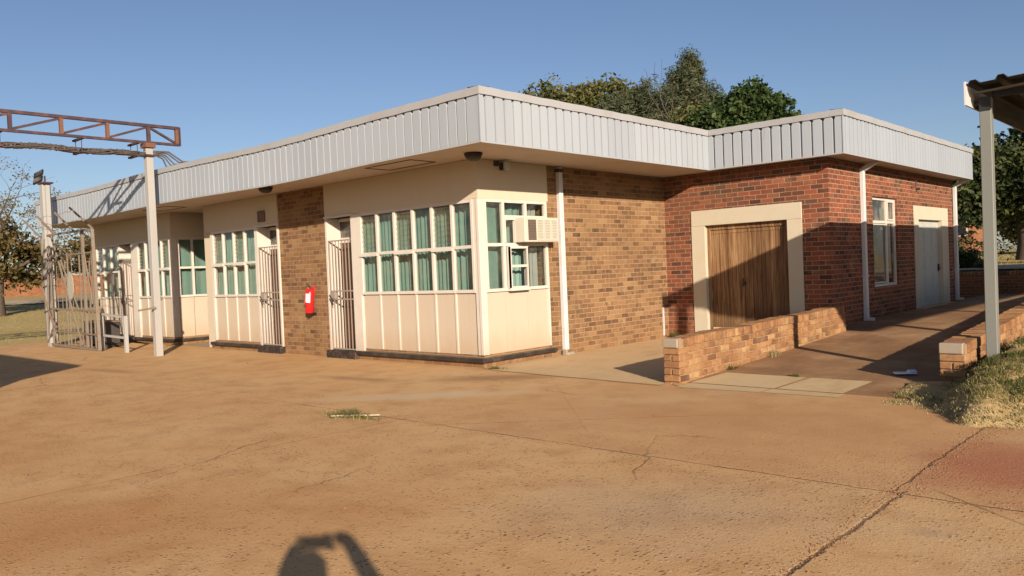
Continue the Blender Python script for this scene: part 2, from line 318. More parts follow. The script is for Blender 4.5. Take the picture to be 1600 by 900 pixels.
    N.link(co, cw.inputs[0]); N.link(N.comb(N.math('MULTIPLY', wx, 5), N.math('MULTIPLY', wx, -4)), cw.inputs[1])
    hd = N.voro(cw.outputs[0], .42, 'DISTANCE_TO_EDGE')
    hc = N.math('MULTIPLY', N.mapr(hd, .006, .002), N.mapr(N.noise(co, .5, 2), .52, .62))
    jl = N.math('MAXIMUM', jl, N.math('MULTIPLY', hc, .6))
    c = N.mix(N.math('MULTIPLY', jl, .85), c, (.12, .065, .036))
    # crumbled pale grit along the wide joint
    gr = N.math('MULTIPLY', line(xw, 7.14, .07, -14, -.75, y), N.mapr(N.voro(co, 60), .34, .18))
    gr = N.math('MULTIPLY', gr, N.mapr(N.noise(co, 4, 3), .42, .55))
    c = N.mix(N.math('MULTIPLY', gr, .8), c, (.72, .54, .36))
    N.color(c); N.rough(.95); N.bsdf.inputs['Specular IOR Level'].default_value = .1
    h = N.math('ADD', N.math('MULTIPLY', n3, .5), N.math('MULTIPLY', peb, .6))
    h = N.math('ADD', h, N.math('MULTIPLY', n2, .6)); h = N.math('SUBTRACT', h, N.math('MULTIPLY', jl, 1.0)); h = N.math('ADD', h, N.math('MULTIPLY', fine, .25))
    N.bump(h, .5, .012); return N.m
M['yard'] = mk_yard()

def mk_slab(name, a, b, c3, stain):
    N = NT(name); co = N.coord(); n1 = N.noise(co, 1.1, 6, .65); n2 = N.noise(co, 18, 4, .65)
    c = N.ramp(n1, [(.3, a), (.5, b), (.7, c3)])
    c = N.mix(N.math('MULTIPLY', N.mapr(n2, .5, .75), .3), c, stain)
    c = N.mix(N.math('MULTIPLY', N.mapr(N.noise(N.scale(co, (1, .35, 1)), 1.6, 5, .7), .5, .72), .6), c, stain)
    N.color(c); N.rough(.93); N.bsdf.inputs['Specular IOR Level'].default_value = .1
    N.bump(N.math('ADD', n2, N.math('MULTIPLY', N.noise(co, 90, 3), .4)), .4, .006); return N.m
M['court'] = mk_slab('court_concrete', (.56, .36, .185), (.62, .43, .24), (.59, .40, .21), (.45, .28, .14))
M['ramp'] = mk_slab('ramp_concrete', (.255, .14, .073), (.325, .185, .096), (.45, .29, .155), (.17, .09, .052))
M['apron'] = mk_slab('pale_concrete', (.56, .40, .225), (.60, .44, .25), (.54, .37, .20), (.46, .29, .145))
M['kerb'] = mk_slab('kerb_concrete', (.34, .24, .15), (.42, .31, .19), (.36, .25, .15), (.2, .12, .07))

def mk_field():
    N = NT('dry_field'); co = N.coord(); x, y, z = N.sep(co); n = N.noise(co, .25, 5, .6); n2 = N.noise(co, 6, 5, .7)
    c = N.ramp(n, [(.3, (.40, .30, .12)), (.5, (.50, .38, .165)), (.7, (.44, .30, .13))])
    c = N.mix(N.math('MULTIPLY', N.mapr(n2, .45, .7), .55), c, (.27, .205, .08))
    N.color(c); N.rough(1); N.bsdf.inputs['Specular IOR Level'].default_value = .05; N.bump(n2, .8, .05); return N.m
M['field'] = mk_field()
M['road'] = mk_slab('dirt_road', (.46, .36, .24), (.52, .41, .28), (.46, .33, .2), (.32, .22, .13))
def mk_soil():
    N = NT('bank_soil'); co = N.coord(); n = N.noise(co, 2.5, 5, .65); n2 = N.noise(co, 30, 4, .7)
    c = N.ramp(n, [(.3, (.38, .25, .11)), (.5, (.48, .34, .16)), (.7, (.55, .41, .21))])
    c = N.mix(N.math('MULTIPLY', N.mapr(n2, .45, .7), .5), c, (.25, .155, .07))
    N.color(c); N.rough(1); N.bsdf.inputs['Specular IOR Level'].default_value = .05; N.bump(n2, .7, .02); return N.m
M['soil'] = mk_soil()

# ------------------------------------------------------------------ mesh helper
class MB:
    def __init__(s): s.b = bmesh.new(); s.t = False; s.lay = s.b.faces.layers.float.new('tint')
    def box(s, x0, x1, y0, y1, z0, z1, bev=0.0, mat=None, tint=None):
        xs, ys, zs = sorted((x0, x1)), sorted((y0, y1)), sorted((z0, z1))
        v = [s.b.verts.new((x, y, z)) for x in xs for y in ys for z in zs]
        idx = [(0, 1, 3, 2), (4, 6, 7, 5), (0, 4, 5, 1), (2, 3, 7, 6), (0, 2, 6, 4), (1, 5, 7, 3)]
        f = [s.b.faces.new([v[i] for i in q]) for q in idx]
        if mat is not None:
            bmesh.ops.transform(s.b, matrix=mat, verts=v)
        if bev:
            es = list({e for q in f for e in q.edges})
            r = bmesh.ops.bevel(s.b, geom=es, offset=bev, segments=1, affect='EDGES', profile=.5)
            if tint is not None:
                for q in set(r['faces']) | {q for vv in r['verts'] for q in vv.link_faces}: q[s.lay] = tint
        elif tint is not None:
            for q in f: q[s.lay] = tint
        return s
    def quad(s, a, b, c, d):
        return s.b.faces.new([s.b.verts.new(p) for p in (a, b, c, d)])
    def bar(s, p, q, w, h=None, roll=0.0):            # rectangular bar from p to q
        p, q = Vector(p), Vector(q); h = h or w; d = q-p; L = d.length
        m = d.to_track_quat('Z', 'Y').to_matrix().to_4x4(); m.translation = p
        if abs(d.normalized().z) > .999: m = Matrix.Translation(p) @ (Matrix.Identity(4) if d.z > 0 else Matrix.Rotation(math.pi, 4, 'X'))
        return s.box(-w/2, w/2, -h/2, h/2, 0, L, mat=m @ Matrix.Rotation(roll, 4, 'Z'))
    def tube(s, pts, r, n=8, cap=True):
        pts = [Vector(p) for p in pts]; rr = r if isinstance(r, (list, tuple)) else [r]*len(pts); rings = []
        for i, p in enumerate(pts):
            d = (pts[min(i+1, len(pts)-1)]-pts[max(i-1, 0)]).normalized()
            a = d.orthogonal().normalized() if i == 0 else (a - d*a.dot(d)).normalized()
            b = d.cross(a)
            rings.append([s.b.verts.new(p+(a*math.cos(t)+b*math.sin(t))*rr[i]) for t in [2*math.pi*k/n for k in range(n)]])
        for A, B in zip(rings, rings[1:]):
            for k in range(n): s.b.faces.new((A[k], A[(k+1) % n], B[(k+1) % n], B[k]))
        if cap: s.b.faces.new(rings[0][::-1]); s.b.faces.new(rings[-1])
        return s
    def lathe(s, prof, c=(0, 0, 0), n=20, mat=None):   # prof: (r,z)
        rings = []
        for r, z in prof: rings.append([s.b.verts.new((c[0]+r*math.cos(2*math.pi*k/n), c[1]+r*math.sin(2*math.pi*k/n), c[2]+z)) for k in range(n)])
        for A, B in zip(rings, rings[1:]):
            for k in range(n): s.b.faces.new((A[k], A[(k+1) % n], B[(k+1) % n], B[k]))
        s.b.faces.new(rings[0][::-1]); s.b.faces.new(rings[-1])
        if mat is not None: bmesh.ops.transform(s.b, matrix=mat, verts=[v for q in rings for v in q])
        return s
    def prism(s, poly, z0, z1):
        a = [s.b.verts.new((x, y, z0)) for x, y in poly]; b = [s.b.verts.new((x, y, z1)) for x, y in poly]; n = len(poly)
        for k in range(n): s.b.faces.new((a[k], a[(k+1) % n], b[(k+1) % n], b[k]))
        s.b.faces.new(a[::-1]); s.b.faces.new(b); return s
    def build(s, name, mat, parent=None, smooth=False, label=None):
        bmesh.ops.recalc_face_normals(s.b, faces=s.b.faces[:])
        me = bpy.data.meshes.new(name); s.b.to_mesh(me); s.b.free()
        me.materials.append(mat)
        if smooth: me.polygons.foreach_set('use_smooth', [True]*len(me.polygons))
        o = bpy.data.objects.new(name, me); COL.objects.link(o)
        if parent is not None: o.parent = parent
        if label: o['label'] = label
        return o

def tag(o, label=None, cat=None, group=None, kind=None):
    if label: o['label'] = label
    if cat: o['category'] = cat
    if group: o['group'] = group
    if kind: o['kind'] = kind
    return o
def thing(name, label, cat, loc=(0, 0, 0), group=None):
    o = bpy.data.objects.new(name, None); COL.objects.link(o); o.location = loc; o.empty_display_size = .2
    return tag(o, label, cat, group)
def raw(name, verts, faces, mat, parent=None, tints=None, smooth=False):
    me = bpy.data.meshes.new(name); me.from_pydata(verts, [], faces); me.materials.append(mat)
    if tints is not None:
        a = me.attributes.new('tint', 'FLOAT', 'FACE'); a.data.foreach_set('value', tints)
    if smooth: me.polygons.foreach_set('use_smooth', [True]*len(me.polygons))
    o = bpy.data.objects.new(name, me); COL.objects.link(o)
    if parent is not None: o.parent = parent
    return o
def clamp(v, a=0.0, b=1.0): return max(a, min(b, v))
def sst(v, a, b):
    t = clamp((v-a)/(b-a)); return t*t*(3-2*t)
rng = random.Random(7)

# ------------------------------------------------------------------ ground
def terrain(x, y):
    left = 1.10*clamp((-17-x)/38)**.9
    back = (.92*sst(y, 16.45, 16.6)+.45*clamp((y-16.6)/22))*sst(x, -14, -7)
    return -.03+max(left, back)
def axis(lo, hi, fine, extra=()):
    a = set([-2500, -1200, -600, -300, -160, 160, 300, 600, 1200, 2500])
    v = lo
    while v <= hi+1e-6: a.add(round(v, 3)); v += fine
    for e in extra: a.add(e)
    return sorted(a)
gx = axis(-80, 60, 2.5); gy = axis(-60, 90, 2.5, (16.44, 16.48, 16.52, 16.56, 16.6))
V = [(x, y, terrain(x, y) + (.03*math.sin(x*1.7+y)*math.cos(y*1.3) if abs(x) < 100 and (x < -18 or y > 17) else 0)) for x in gx for y in gy]
ny_ = len(gy)
F = [(i*ny_+j, (i+1)*ny_+j, (i+1)*ny_+j+1, i*ny_+j+1) for i in range(len(gx)-1) for j in range(ny_-1)]
tag(raw('ground', V, F, M['field'], smooth=True), kind='structure')

mb = MB(); mb.prism([(-16.6, -34), (40, -34), (40, .02), (-15.2, .02), (-16.4, -1.0)], -.06, 0.0)
tag(mb.build('yard', M['yard']), kind='structure')
mb = MB(); mb.box(-18, .1, .03, 13.0, -.06, .004)
tag(mb.build('floor', M['kerb']), kind='structure')
tag(raw('courtyard_paving', [(x, y, .006) for x, y in ((.35, -.16), (1.4, -.24), (3.36, -.34), (3.36, 5.35), (0.0, 5.35), (0.0, -.05))], [(0, 1, 2, 3, 4, 5)], M['court']), kind='structure')
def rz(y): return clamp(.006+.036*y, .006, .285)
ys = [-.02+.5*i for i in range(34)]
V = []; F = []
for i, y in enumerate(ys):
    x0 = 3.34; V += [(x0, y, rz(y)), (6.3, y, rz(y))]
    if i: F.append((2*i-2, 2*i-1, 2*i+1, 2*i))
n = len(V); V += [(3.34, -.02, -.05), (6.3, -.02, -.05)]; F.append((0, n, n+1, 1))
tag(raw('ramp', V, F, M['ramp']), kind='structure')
tag(raw('apron_paving', [(3.62, -.38, .004), (4.65, -.30, .004), (4.66, -.01, .004), (3.63, -.01, .004), (4.68, -.29, .004), (5.50, -.24, .004), (5.52, -.01, .004), (4.69, -.01, .004)], [(0, 1, 2, 3), (4, 5, 6, 7)], M['apron']), kind='structure')

V = []; F = []
for k, (xa, xb) in enumerate(((3.60, 4.70), (4.73, 5.48))):
    for i in range(5):
        y = -.01+.2*i; V += [(xa+.08*i/4, y, rz(y)+.005), (xb+.05*i/4, y, rz(y)+.005)]
        if i: b = 10*k+2*i; F.append((b-2, b-1, b+1, b))
tag(raw('apron_paving', V, F, M['apron']), kind='structure')
# raised grass bank at the right
def bank_front(x): return -.15-.95*clamp((x-6.0)/.95)+.55*clamp((x-7.0)/3)+.10*math.sin(x*6)+.06*math.sin(x*15+1)
def bank_h(x, y):
    f = bank_front(x); t = clamp((y-f)/2.0)
    h = .40*(1-(1-t)**2)
    if y > 1.5: h += .022*(y-1.5)
    if x < 6.75: h *= .25+.75*clamp((x-6.5)/.25)*1.0 if x > 6.5 else .25
    return h + .018*math.sin(x*5+y*3)+.012*math.sin(x*11-y*7)
xs = [5.95+.12*i for i in range(22)]+[8.7+.6*i for i in range(30)]; yy = [-1.5+.12*i for i in range(28)]+[2.0+.5*i for i in range(30)]
V = [];F = []
for x in xs:
    for y in yy:
        f = bank_front(x); z = bank_h(x, y)-.012 if y > f else -.012-.3*(f-y)
        if x < 6.5 and y > .78: z = -.05
        V.append((x, y, z))
k = len(yy); F = [(i*k+j, (i+1)*k+j, (i+1)*k+j+1, i*k+j+1) for i in range(len(xs)-1) for j in range(k-1)]
tag(raw('grass_bank', V, F, M['soil'], smooth=True), kind='structure')

def blades(name, spots, mat, parent=None):
    V = []; F = []; T = []
    for (x, y, z, h, n, sp, t0) in spots:
        for _ in range(n):
            a = rng.uniform(0, 6.28); r = sp*math.sqrt(rng.random()); bx, by = x+r*math.cos(a), y+r*math.sin(a)
            hh = h*rng.uniform(.35, 1.2); la = rng.uniform(0, 6.28); ln = hh*rng.uniform(.5, 2.2); w = rng.uniform(.0022, .005)
            px, py = -math.sin(la)*w, math.cos(la)*w; k = len(V)
            V += [(bx-px, by-py, z-.01), (bx+px, by+py, z-.01), (bx+math.cos(la)*ln*.45+px*.7, by+math.sin(la)*ln*.45+py*.7, z+hh*.65), (bx+math.cos(la)*ln*.45-px*.7, by+math.sin(la)*ln*.45-py*.7, z+hh*.65), (bx+math.cos(la)*ln, by+math.sin(la)*ln, z+hh*(.9 if ln < hh else .6))]
            F += [(k, k+1, k+2, k+3), (k+3, k+2, k+4)]; t = clamp(t0+rng.uniform(-.22, .22)); T += [t, t]
    return raw(name, V, F, mat, parent, T)
def vn(x, y, s=1.0): return .5+.25*(math.sin(x*2.1*s+1.3*math.sin(y*1.7*s))+math.sin(y*2.7*s+1.1*math.sin(x*2.3*s+2)))
sp = []
for _ in range(8500):
    x = rng.uniform(6.0, 9.6); y = rng.uniform(-1.3, 4.5)
    f = bank_front(x)
    if y < f-.05+.12*rng.random() or (x < 6.52 and y > .70): continue
    g = vn(x, y, 2.0)+rng.uniform(-.15, .15)
    edge = y-f < .35
    if g > .70 and not edge and rng.random() < .8: continue
    if 6.1 < x < 6.62 and y > .45 and rng.random() < .7: continue
    t = .74 if (edge or g > .62) else (.10 if g < .36 else .42)
    if 6.5 < x < 6.75 and y < 1.6 and y > .3: t = .12
    sp.append((x, y, max(0, bank_h(x, y)), .018 if t > .5 else .034, 10, .055, t))
tag(blades('bank_grass', sp, M['grass']), kind='stuff')
sp = []
for _ in range(2600):
    x = rng.uniform(9.6, 16); y = rng.uniform(-1, 12); sp.append((x, y, bank_h(x, y), .08, 4, .08, rng.uniform(.2, .9)))
tag(blades('far_bank_grass', sp, M['grass']), kind='stuff')
sp = []
for _ in range(5000):
    x = rng.uniform(-44, -16.8); y = rng.uniform(-9, 14)
    sp.append((x, y, terrain(x, y), .09, 4, .12, rng.uniform(.1, .9)))
for _ in range(3500):
    x = rng.uniform(-3, 14); y = rng.uniform(16.9, 32)
    sp.append((x, y, terrain(x, y), .10, 4, .14, rng.uniform(.0, .8)))
tag(blades('field_grass', sp, M['dry_grass']), kind='stuff')

# paths crossing the fields
V = []; F = []
for i in range(41):
    y = -40+2.5*i; x = -43+.02*y; V += [(x-2.6, y, terrain(x-2.6, y)+.06), (x+2.6, y, terrain(x+2.6, y)+.06)]
    if i: F.append((2*i-2, 2*i-1, 2*i+1, 2*i))
tag(raw('dirt_road', V, F, M['road']), kind='structure')
V = []; F = []
for i in range(31):
    x = -6+.9*i; V += [(x, 17.05, terrain(x, 17.05)+.05), (x, 20.0+.1*math.sin(x), terrain(x, 20)+.06)]
    if i: F.append((2*i-2, 2*i-1, 2*i+1, 2*i))
tag(raw('footpath', V, F, M['road']), kind='structure')

# ------------------------------------------------------------------ the office building
ZS, ZT = 3.232, 3.965
OX, OY = 1.24, -1.137          # outer fascia planes, near corner
YC, XD, YE, XL = 4.96, 3.745, 13.31, -16.43
B = thing('office_building', 'long single storey brick and cream panel office with pale corrugated fascia', 'building')

def sag(x): return (-.045*math.exp(-((x+3.2)/2.2)**2)-.012*math.sin(x*.9))*clamp((1.24-x)/2)*clamp((x+16.43)/2)
def corrugated(a, bpt, nrm, name, zfun=None, pitch=.186, gw=.022):
    ax, ay = a; bx, by = bpt; L = math.hypot(bx-ax, by-ay); ux, uy = (bx-ax)/L, (by-ay)/L; nx, ny = nrm
    prof = [(0.0, 0.0, 0, 0)]; s = .10
    while s < L-.10:
        w = rng.uniform(-.006, .006); t = rng.uniform(.8, 1.2)
        prof += [(s+w, 0, -.016*t, 0), (s+.004+w, -.036, -.010*t, -.03), (s+gw+w, -.036, .010*t, -.03), (s+gw+.004+w, 0, .016*t, 0)]; s += pitch
    prof.append((L, 0, 0, 0))
    V = []; F = []
    for i, (t, d, ts, td) in enumerate(prof):
        dd = d+rng.uniform(-.0015, .0015); dz = zfun(ax+ux*t) if zfun else 0
        for q, (z, a_, b_) in enumerate(((ZS, 0, 0), (ZT-.160, 0, 0), (ZT-.125, ts, td), (ZT-.080, ts, td))):
            V.append((ax+ux*(t+a_)+nx*(dd+b_), ay+uy*(t+a_)+ny*(dd+b_), z+dz))
        if i:
            for q in range(3): F.append((4*i-4+q, 4*i+q, 4*i+q+1, 4*i-4+q+1))
    return raw(name, V, F, M['fascia'], B)
corrugated((XL, OY), (OX, OY), (0, -1), 'fascia', sag)
corrugated((OX, OY), (OX, YC), (1, 0), 'fascia')
corrugated((OX, YC), (XD, YC), (0, -1), 'fascia', gw=.034)
corrugated((XD, YC), (XD, YE), (1, 0), 'fascia')
corrugated((XL, YE), (XL, OY), (-1, 0), 'fascia')
corrugated((XD, YE), (XL, YE), (0, 1), 'fascia')
# cap flashing: folded strip, one part per run
def cap(a, bpt, nrm, zfun=None, n=24):
    V = []; F = []
    for i in range(n+1):
        t = i/n; x = a[0]+(bpt[0]-a[0])*t; y = a[1]+(bpt[1]-a[1])*t; dz = (zfun(x) if zfun else 0)+.004*math.sin(i*2.3)
        o = .024; ix, iy = -nrm[0], -nrm[1]
        V += [(x+nrm[0]*(o-.004), y+nrm[1]*(o-.004), ZT-.105+dz), (x+nrm[0]*o, y+nrm[1]*o, ZT+dz), (x+ix*.20, y+iy*.20, ZT+.012+dz), (x+ix*.20, y+iy*.20, ZT-.10)]
        if i:
            for k in range(3): F.append((4*i-4+k, 4*i+k, 4*i+k+1, 4*i-4+k+1))
    return raw('cap_flashing', V, F, M['cap'], B)
cap((XL-.024, OY), (OX+.024, OY), (0, -1), sag, 60); cap((OX, OY-.024), (OX, YC-.024), (1, 0)); cap((OX+.024, YC), (XD+.024, YC), (0, -1)); cap((XD, YC-.024), (XD, YE+.024), (1, 0))
cap((XL, OY), (XL, YE), (-1, 0)); cap((XL, YE), (XD, YE), (0, 1))
MB().box(OX+.012, OX-.006, OY-.010, OY+.004, ZS-.012, ZT-.10).build('corner_trim', M['fascia'], B); MB().box(XD+.010, XD-.006, YC-.010, YC+.004, ZS-.012, ZT-.10).build('corner_trim', M['fascia'], B)
# thin bottom edge strips
mb = MB()
mb.box(OX-.03, OX+.006, OY+.0, YC, ZS-.014, ZS+.008); mb.box(OX+.0, XD+.006, YC-.006, YC+.03, ZS-.015, ZS+.007); mb.box(XD-.03, XD+.006, YC+.03, YE, ZS-.013, ZS+.009)
V = []; F = []
mb.build('edge_strip', M['cap'], B)
for i in range(61):
    x = XL+(OX-XL)*i/60; dz = sag(x); V += [(x, OY-.006, ZS-.014+dz), (x, OY-.006, ZS+.012+dz), (x, OY+.03, ZS-.014+dz), (x, OY+.03, ZS+.10)]
    if i:
        p = 4*i-4; q = 4*i; F += [(p, q, q+1, p+1), (p, p+2, q+2, q), (p+2, p+3, q+3, q+2)]
raw('edge_strip', V, F, M['cap'], B)
# roof deck and soffit boards
mb = MB(); mb.box(XL+.05, OX-.05, OY+.05, YE-.05, ZS+.06, ZT-.13); mb.box(OX-.04, XD-.05, YC+.05, YE-.05, ZS+.06, ZT-.14); mb.build('roof', M['sheet_dark'], B)
def soff(polys, mat='soffit'):
    mb = MB()
    for (x0, x1, y0, y1, dz) in polys: mb.box(x0, x1, y0, y1, ZS+dz, ZS+.05)
    return mb.build('soffit', M[mat], B)
seg = [XL+.04]+[XL+.04+2.44*i for i in range(1, 7)]+[-1.4]
soff([(a+.004, b-.004, OY+.031, 1.6, .004) for a, b in zip(seg, seg[1:])]+[(-1.392, OX-.031, OY+.031, 1.6, .004), (-.1, OX-.031, 1.606, YC+.5, .005)])
soff([(OX-.02, XD-.031, YC+.031, YC+.6, .011), (3.0, XD-.031, YC+.604, YE-.03, .011)], 'soffit')
# hatch trims in the soffit
for cx in (-1.15, -9.6):
    mb = MB(); mb.box(cx-.55, cx+.55, -.82, -.80, ZS-.006, ZS+.003); mb.box(cx-.55, cx+.55, -.32, -.30, ZS-.006, ZS+.003); mb.box(cx-.57, cx-.55, -.82, -.30, ZS-.006, ZS+.003); mb.box(cx+.55, cx+.57, -.82, -.30, ZS-.006, ZS+.003); mb.build('soffit_hatch', M['brown_door'], B)
# brickwork
MB().box(-5.70, -4.06, 0.0, .24, -.05, ZS).build('brick_pier', M['tan_brick'], B)
mb = MB(); mb.box(-.24, 0.0, 1.63, 5.345, -.05, ZS); mb.build('brick_wall', M['tan_brick'], B)
# red brick wall with the timber door opening, and long side wall with window and door openings
mb = MB(); mb.box(.001, .61, 5.343, 5.60, -.05, ZS); mb.box(2.83, 3.32, 5.343, 5.60, -.05, ZS); mb.box(.61, 2.83, 5.343, 5.60, 2.49, ZS)
mb.box(3.10, 3.319, 5.60, 7.53, -.05, ZS); mb.box(3.10, 3.319, 7.53, 9.0, -.05, .86); mb.box(3.10, 3.319, 7.53, 9.0, 2.64, ZS)
mb.box(3.10, 3.319, 9.0, 10.07, -.05, ZS); mb.box(3.10, 3.319, 10.07, 12.65, 2.53, ZS); mb.box(3.10, 3.319, 12.65, 13.12, -.05, ZS)
mb.build('red_brick_wall', M['red_brick'], B)
# hidden outer and inner walls that close the shell
mb = MB(); mb.box(-15.4, 3.09, 12.9, 13.12, -.05, ZS); mb.box(-15.5, -15.3, .2, 12.9, -.05, ZS); mb.box(-15.2, -.25, 2.4, 2.6, 0, ZS); mb.box(-10.9, -8.5, 1.6, 1.8, -.05, ZS)
mb.box(.3, 3.0, 7.1, 7.2, 0, ZS); mb.box(1.6, 1.7, 7.3, 12.8, 0, ZS); mb.box(-9.0, -8.62, .06, 1.6, -.05, ZS)
mb.build('inner_wall', M['cream'], B)

# --- glazed bays ------------------------------------------------
def frame_x(mb, xs, zs, y, w=.05, d=.06):             # mullions and rails in a plane y = const
    for x in xs: mb.box(x-w/2, x+w/2, y-d/2, y+d/2, zs[0]-w/2, zs[-1]+w/2)
    for i, z in enumerate(zs):
        for a, b in zip(xs, xs[1:]): mb.box(a+w/2, b-w/2, y-d/2+.004, y+d/2-.004, z-w/2, z+w/2)
def frame_y(mb, ys, zs, x, w=.05, d=.06):
    for y in ys: mb.box(x-d/2, x+d/2, y-w/2, y+w/2, zs[0]-w/2, zs[-1]+w/2)
    for z in zs:
        for a, b in zip(ys, ys[1:]): mb.box(x-d/2+.004, x+d/2-.004, a+w/2, b-w/2, z-w/2, z+w/2)
def drape(u0, u1, z0, z1, depth, amp, mat, parent, axis='x', sgn=1, name='curtain', fold=.085):
    n = max(6, int((u1-u0)/.012)); V = []; F = []; ph = rng.uniform(0, 6)
    rows = 6
    for i in range(n+1):
        u = u0+(u1-u0)*i/n; o = amp*math.sin(u/fold*6.283*.8+ph+1.4*math.sin(u*5.1))+amp*.5*math.sin(u/fold*3.3+2)
        for j in range(rows+1):
            z = z0+(z1-z0)*j/rows; oo = o*(1.15-.35*j/rows)
            p = depth+sgn*oo
            V.append((u, p, z) if axis == 'x' else (p, u, z))
    for i in range(n):
        for j in range(rows): k = i*(rows+1)+j; F.append((k, k+rows+1, k+rows+2, k+1))
    return raw(name, V, F, mat, parent, smooth=True)
def louvres(mb, u0, u1, z0, z1, depth, axis='x', s=1):
    n = int((z1-z0)/.075)
    for i in range(n):
        z = z0+.05+(z1-z0-.06)*i/(n-1) if n > 1 else z0
        if axis == 'x':
            mb.b.faces.new([mb.b.verts.new(p) for p in ((u0, depth+.022, z+.040), (u1, depth+.022, z+.040), (u1, depth-.010, z-.042), (u0, depth-.010, z-.042))])
        else:
            mb.b.faces.new([mb.b.verts.new(p) for p in ((depth-.035, u0, z+.05), (depth-.035, u1, z+.05), (depth+.012, u1, z-.05), (depth+.012, u0, z-.05))])

ZB, ZSILL, ZMID, ZTOP = .196, 1.191, 1.887, 2.60
def front_bay(xs, louv, curtain_gap=None, wide_left=True):
    """row of framed panes over cream panels in the plane y = 0; xs = mullion centres"""
    y = 0.0
    mb = MB(); frame_x(mb, xs, (ZSILL, ZMID, ZTOP), y); w = mb.build('window', M['white'], B)
    g = MB()
    for a, b in zip(xs, xs[1:]):
        for z0, z1 in ((ZSILL, ZMID), (ZMID, ZTOP)):
            if z0 == ZMID and xs.index(a) in louv: continue
            t = rng.uniform(-.006, .006); g.quad((a+.02, y+.006+t, z0+.02), (b-.02, y+.006-t, z0+.02), (b-.02, y+.004, z1-.02), (a+.02, y+.004, z1-.02))
    g.build('pane', M['glass'], w)
    if louv:
        for i in louv:
            lm = MB(); louvres(lm, xs[i]+.026, xs[i+1]-.026, ZMID+.03, ZTOP-.03, y); lm.build('louvre_blades', M['louvre'], w)
            MB().box(xs[i]-.01, xs[i+1]+.01, y-.055, y-.031, ZMID-.045, ZMID-.005).build('louvre_sill', M['white'], w)
    drape(xs[0]-.16, xs[-1]-.03, ZSILL-.25, ZTOP-.02, y+.17, .018, M['curtain'], w)
    pm = MB()
    for i, (a, b) in enumerate(zip(xs, xs[1:])): pm.box(a-.0+.012, b-.012, y+.008, y+.03, ZB, ZSILL-.024)
    p = pm.build('infill_panel', M['panel'], B)
    bt = MB()
    for x in xs[1:-1]: bt.box(x-.019, x+.019, y-.010, y+.012, ZB+.002, ZSILL-.026)
    bt.build('panel_batten', M['white'], p)
    return w
def ledge(poly_out, poly_top):
    pass
def upper(x0, x1, y0, y1): return MB().box(x0, x1, y0, y1, 2.626, ZS-.001).build('plaster_band', M['cream'], B)

# bay at the near corner
xs1 = [-2.985+i*(2.985-.10)/6 for i in range(7)]; xs1 = [x if i < 6 else -.125 for i, x in enumerate(xs1)]
w1 = front_bay(xs1, (0, 2, 4))
MB().box(-.10, .022, -.022, .10, ZB-.002, 2.624).box(-.025, .035, -.035, .04, ZB, 2.622, .004).build('corner_post', M['white'], B)
upper(-4.055, .028, -.028, .16); upper(-.16, .0275, .1605, 1.64)
# side of the near bay
mb = MB(); ysd = [.125, .535, 1.0, 1.555]; frame_y(mb, [.125, .535, 1.07, 1.575], (ZSILL, ZMID+.02, ZTOP), 0.0)
mb.box(-.028, .028, .56, 1.05, 2.335, 2.375); mb.box(-.027, .027, 1.095, 1.55, 2.335, 2.375)
w2 = mb.build('window', M['white'], B)
g = MB()
for (a, b, z0, z1) in ((.14, .52, ZSILL+.02, ZMID), (.14, .52, ZMID+.03, ZTOP-.02), (.55, 1.05, 2.37, ZTOP-.02), (1.09, 1.56, 2.37, ZTOP-.02), (1.09, 1.56, ZSILL+.02, ZMID), (.56, .78, ZMID+.04, 2.34)):
    t = rng.uniform(-.004, .004); g.quad((.003+t, a, z0), (.003-t, b, z0), (.003, b, z1), (.003, a, z1))
g.build('pane', M['glass'], w2)
drape(.12, .56, ZSILL-.2, ZTOP-.02, -.16, .006, M['curtain'], w2, 'y', fold=.2)
drape(.60, 1.30, ZSILL-.2, ZTOP-.02, -.19, .02, M['curtain'], w2, 'y', fold=.13)
drape(1.38, 1.56, ZSILL-.2, ZTOP-.02, -.2, .02, M['curtain_pale'], w2, 'y', fold=.1)
# the opened top-hung casement with two panes
mb = MB(); frame_y(mb, [.60, 1.02], (1.215, 1.56, 1.86), .075, .04, .03)
mb.box(.03, .10, .58, 1.04, 1.165, 1.195); mb.box(.02, .09, .58, .60, 1.21, 1.87); mb.box(.02, .09, 1.02, 1.04, 1.21, 1.87)
cs = mb.build('casement', M['white'], w2)
g = MB(); g.box(.785, .80, .0, .0, 0, 0) if False else None
g.quad((-.02, .80, ZMID+.045), (-.02, .80, ZMID+.045), (-.02, .80, ZMID+.045), (-.02, .80, ZMID+.045)) if False else None
MB().box(.0, .05, .54, .56, ZMID+.05, 2.335).box(.0, .05, .775, .80, ZMID+.05, 2.335).box(.0, .048, .56, .775, 2.30, 2.333).build('vent_frame', M['white'], w2)
pm = MB(); pm.box(-.03, -.008, .10, .53, ZB, ZSILL-.024); pm.box(-.03, -.0085, .545, 1.06, ZB, ZSILL-.0245); pm.box(-.03, -.008, 1.075, 1.60, ZB, ZSILL-.024)
pp = pm.build('infill_panel', M['panel'], B)
MB().box(-.02, .012, 1.575, 1.625, ZB, ZTOP+.02).build('jamb', M['white'], B)
MB().box(-.012, -.002, .528, .547, ZB, ZSILL-.026).build('panel_batten', M['panel'], pp); MB().box(-.012, -.002, 1.058, 1.077, ZB, ZSILL-.026).build('panel_batten', M['panel'], pp)
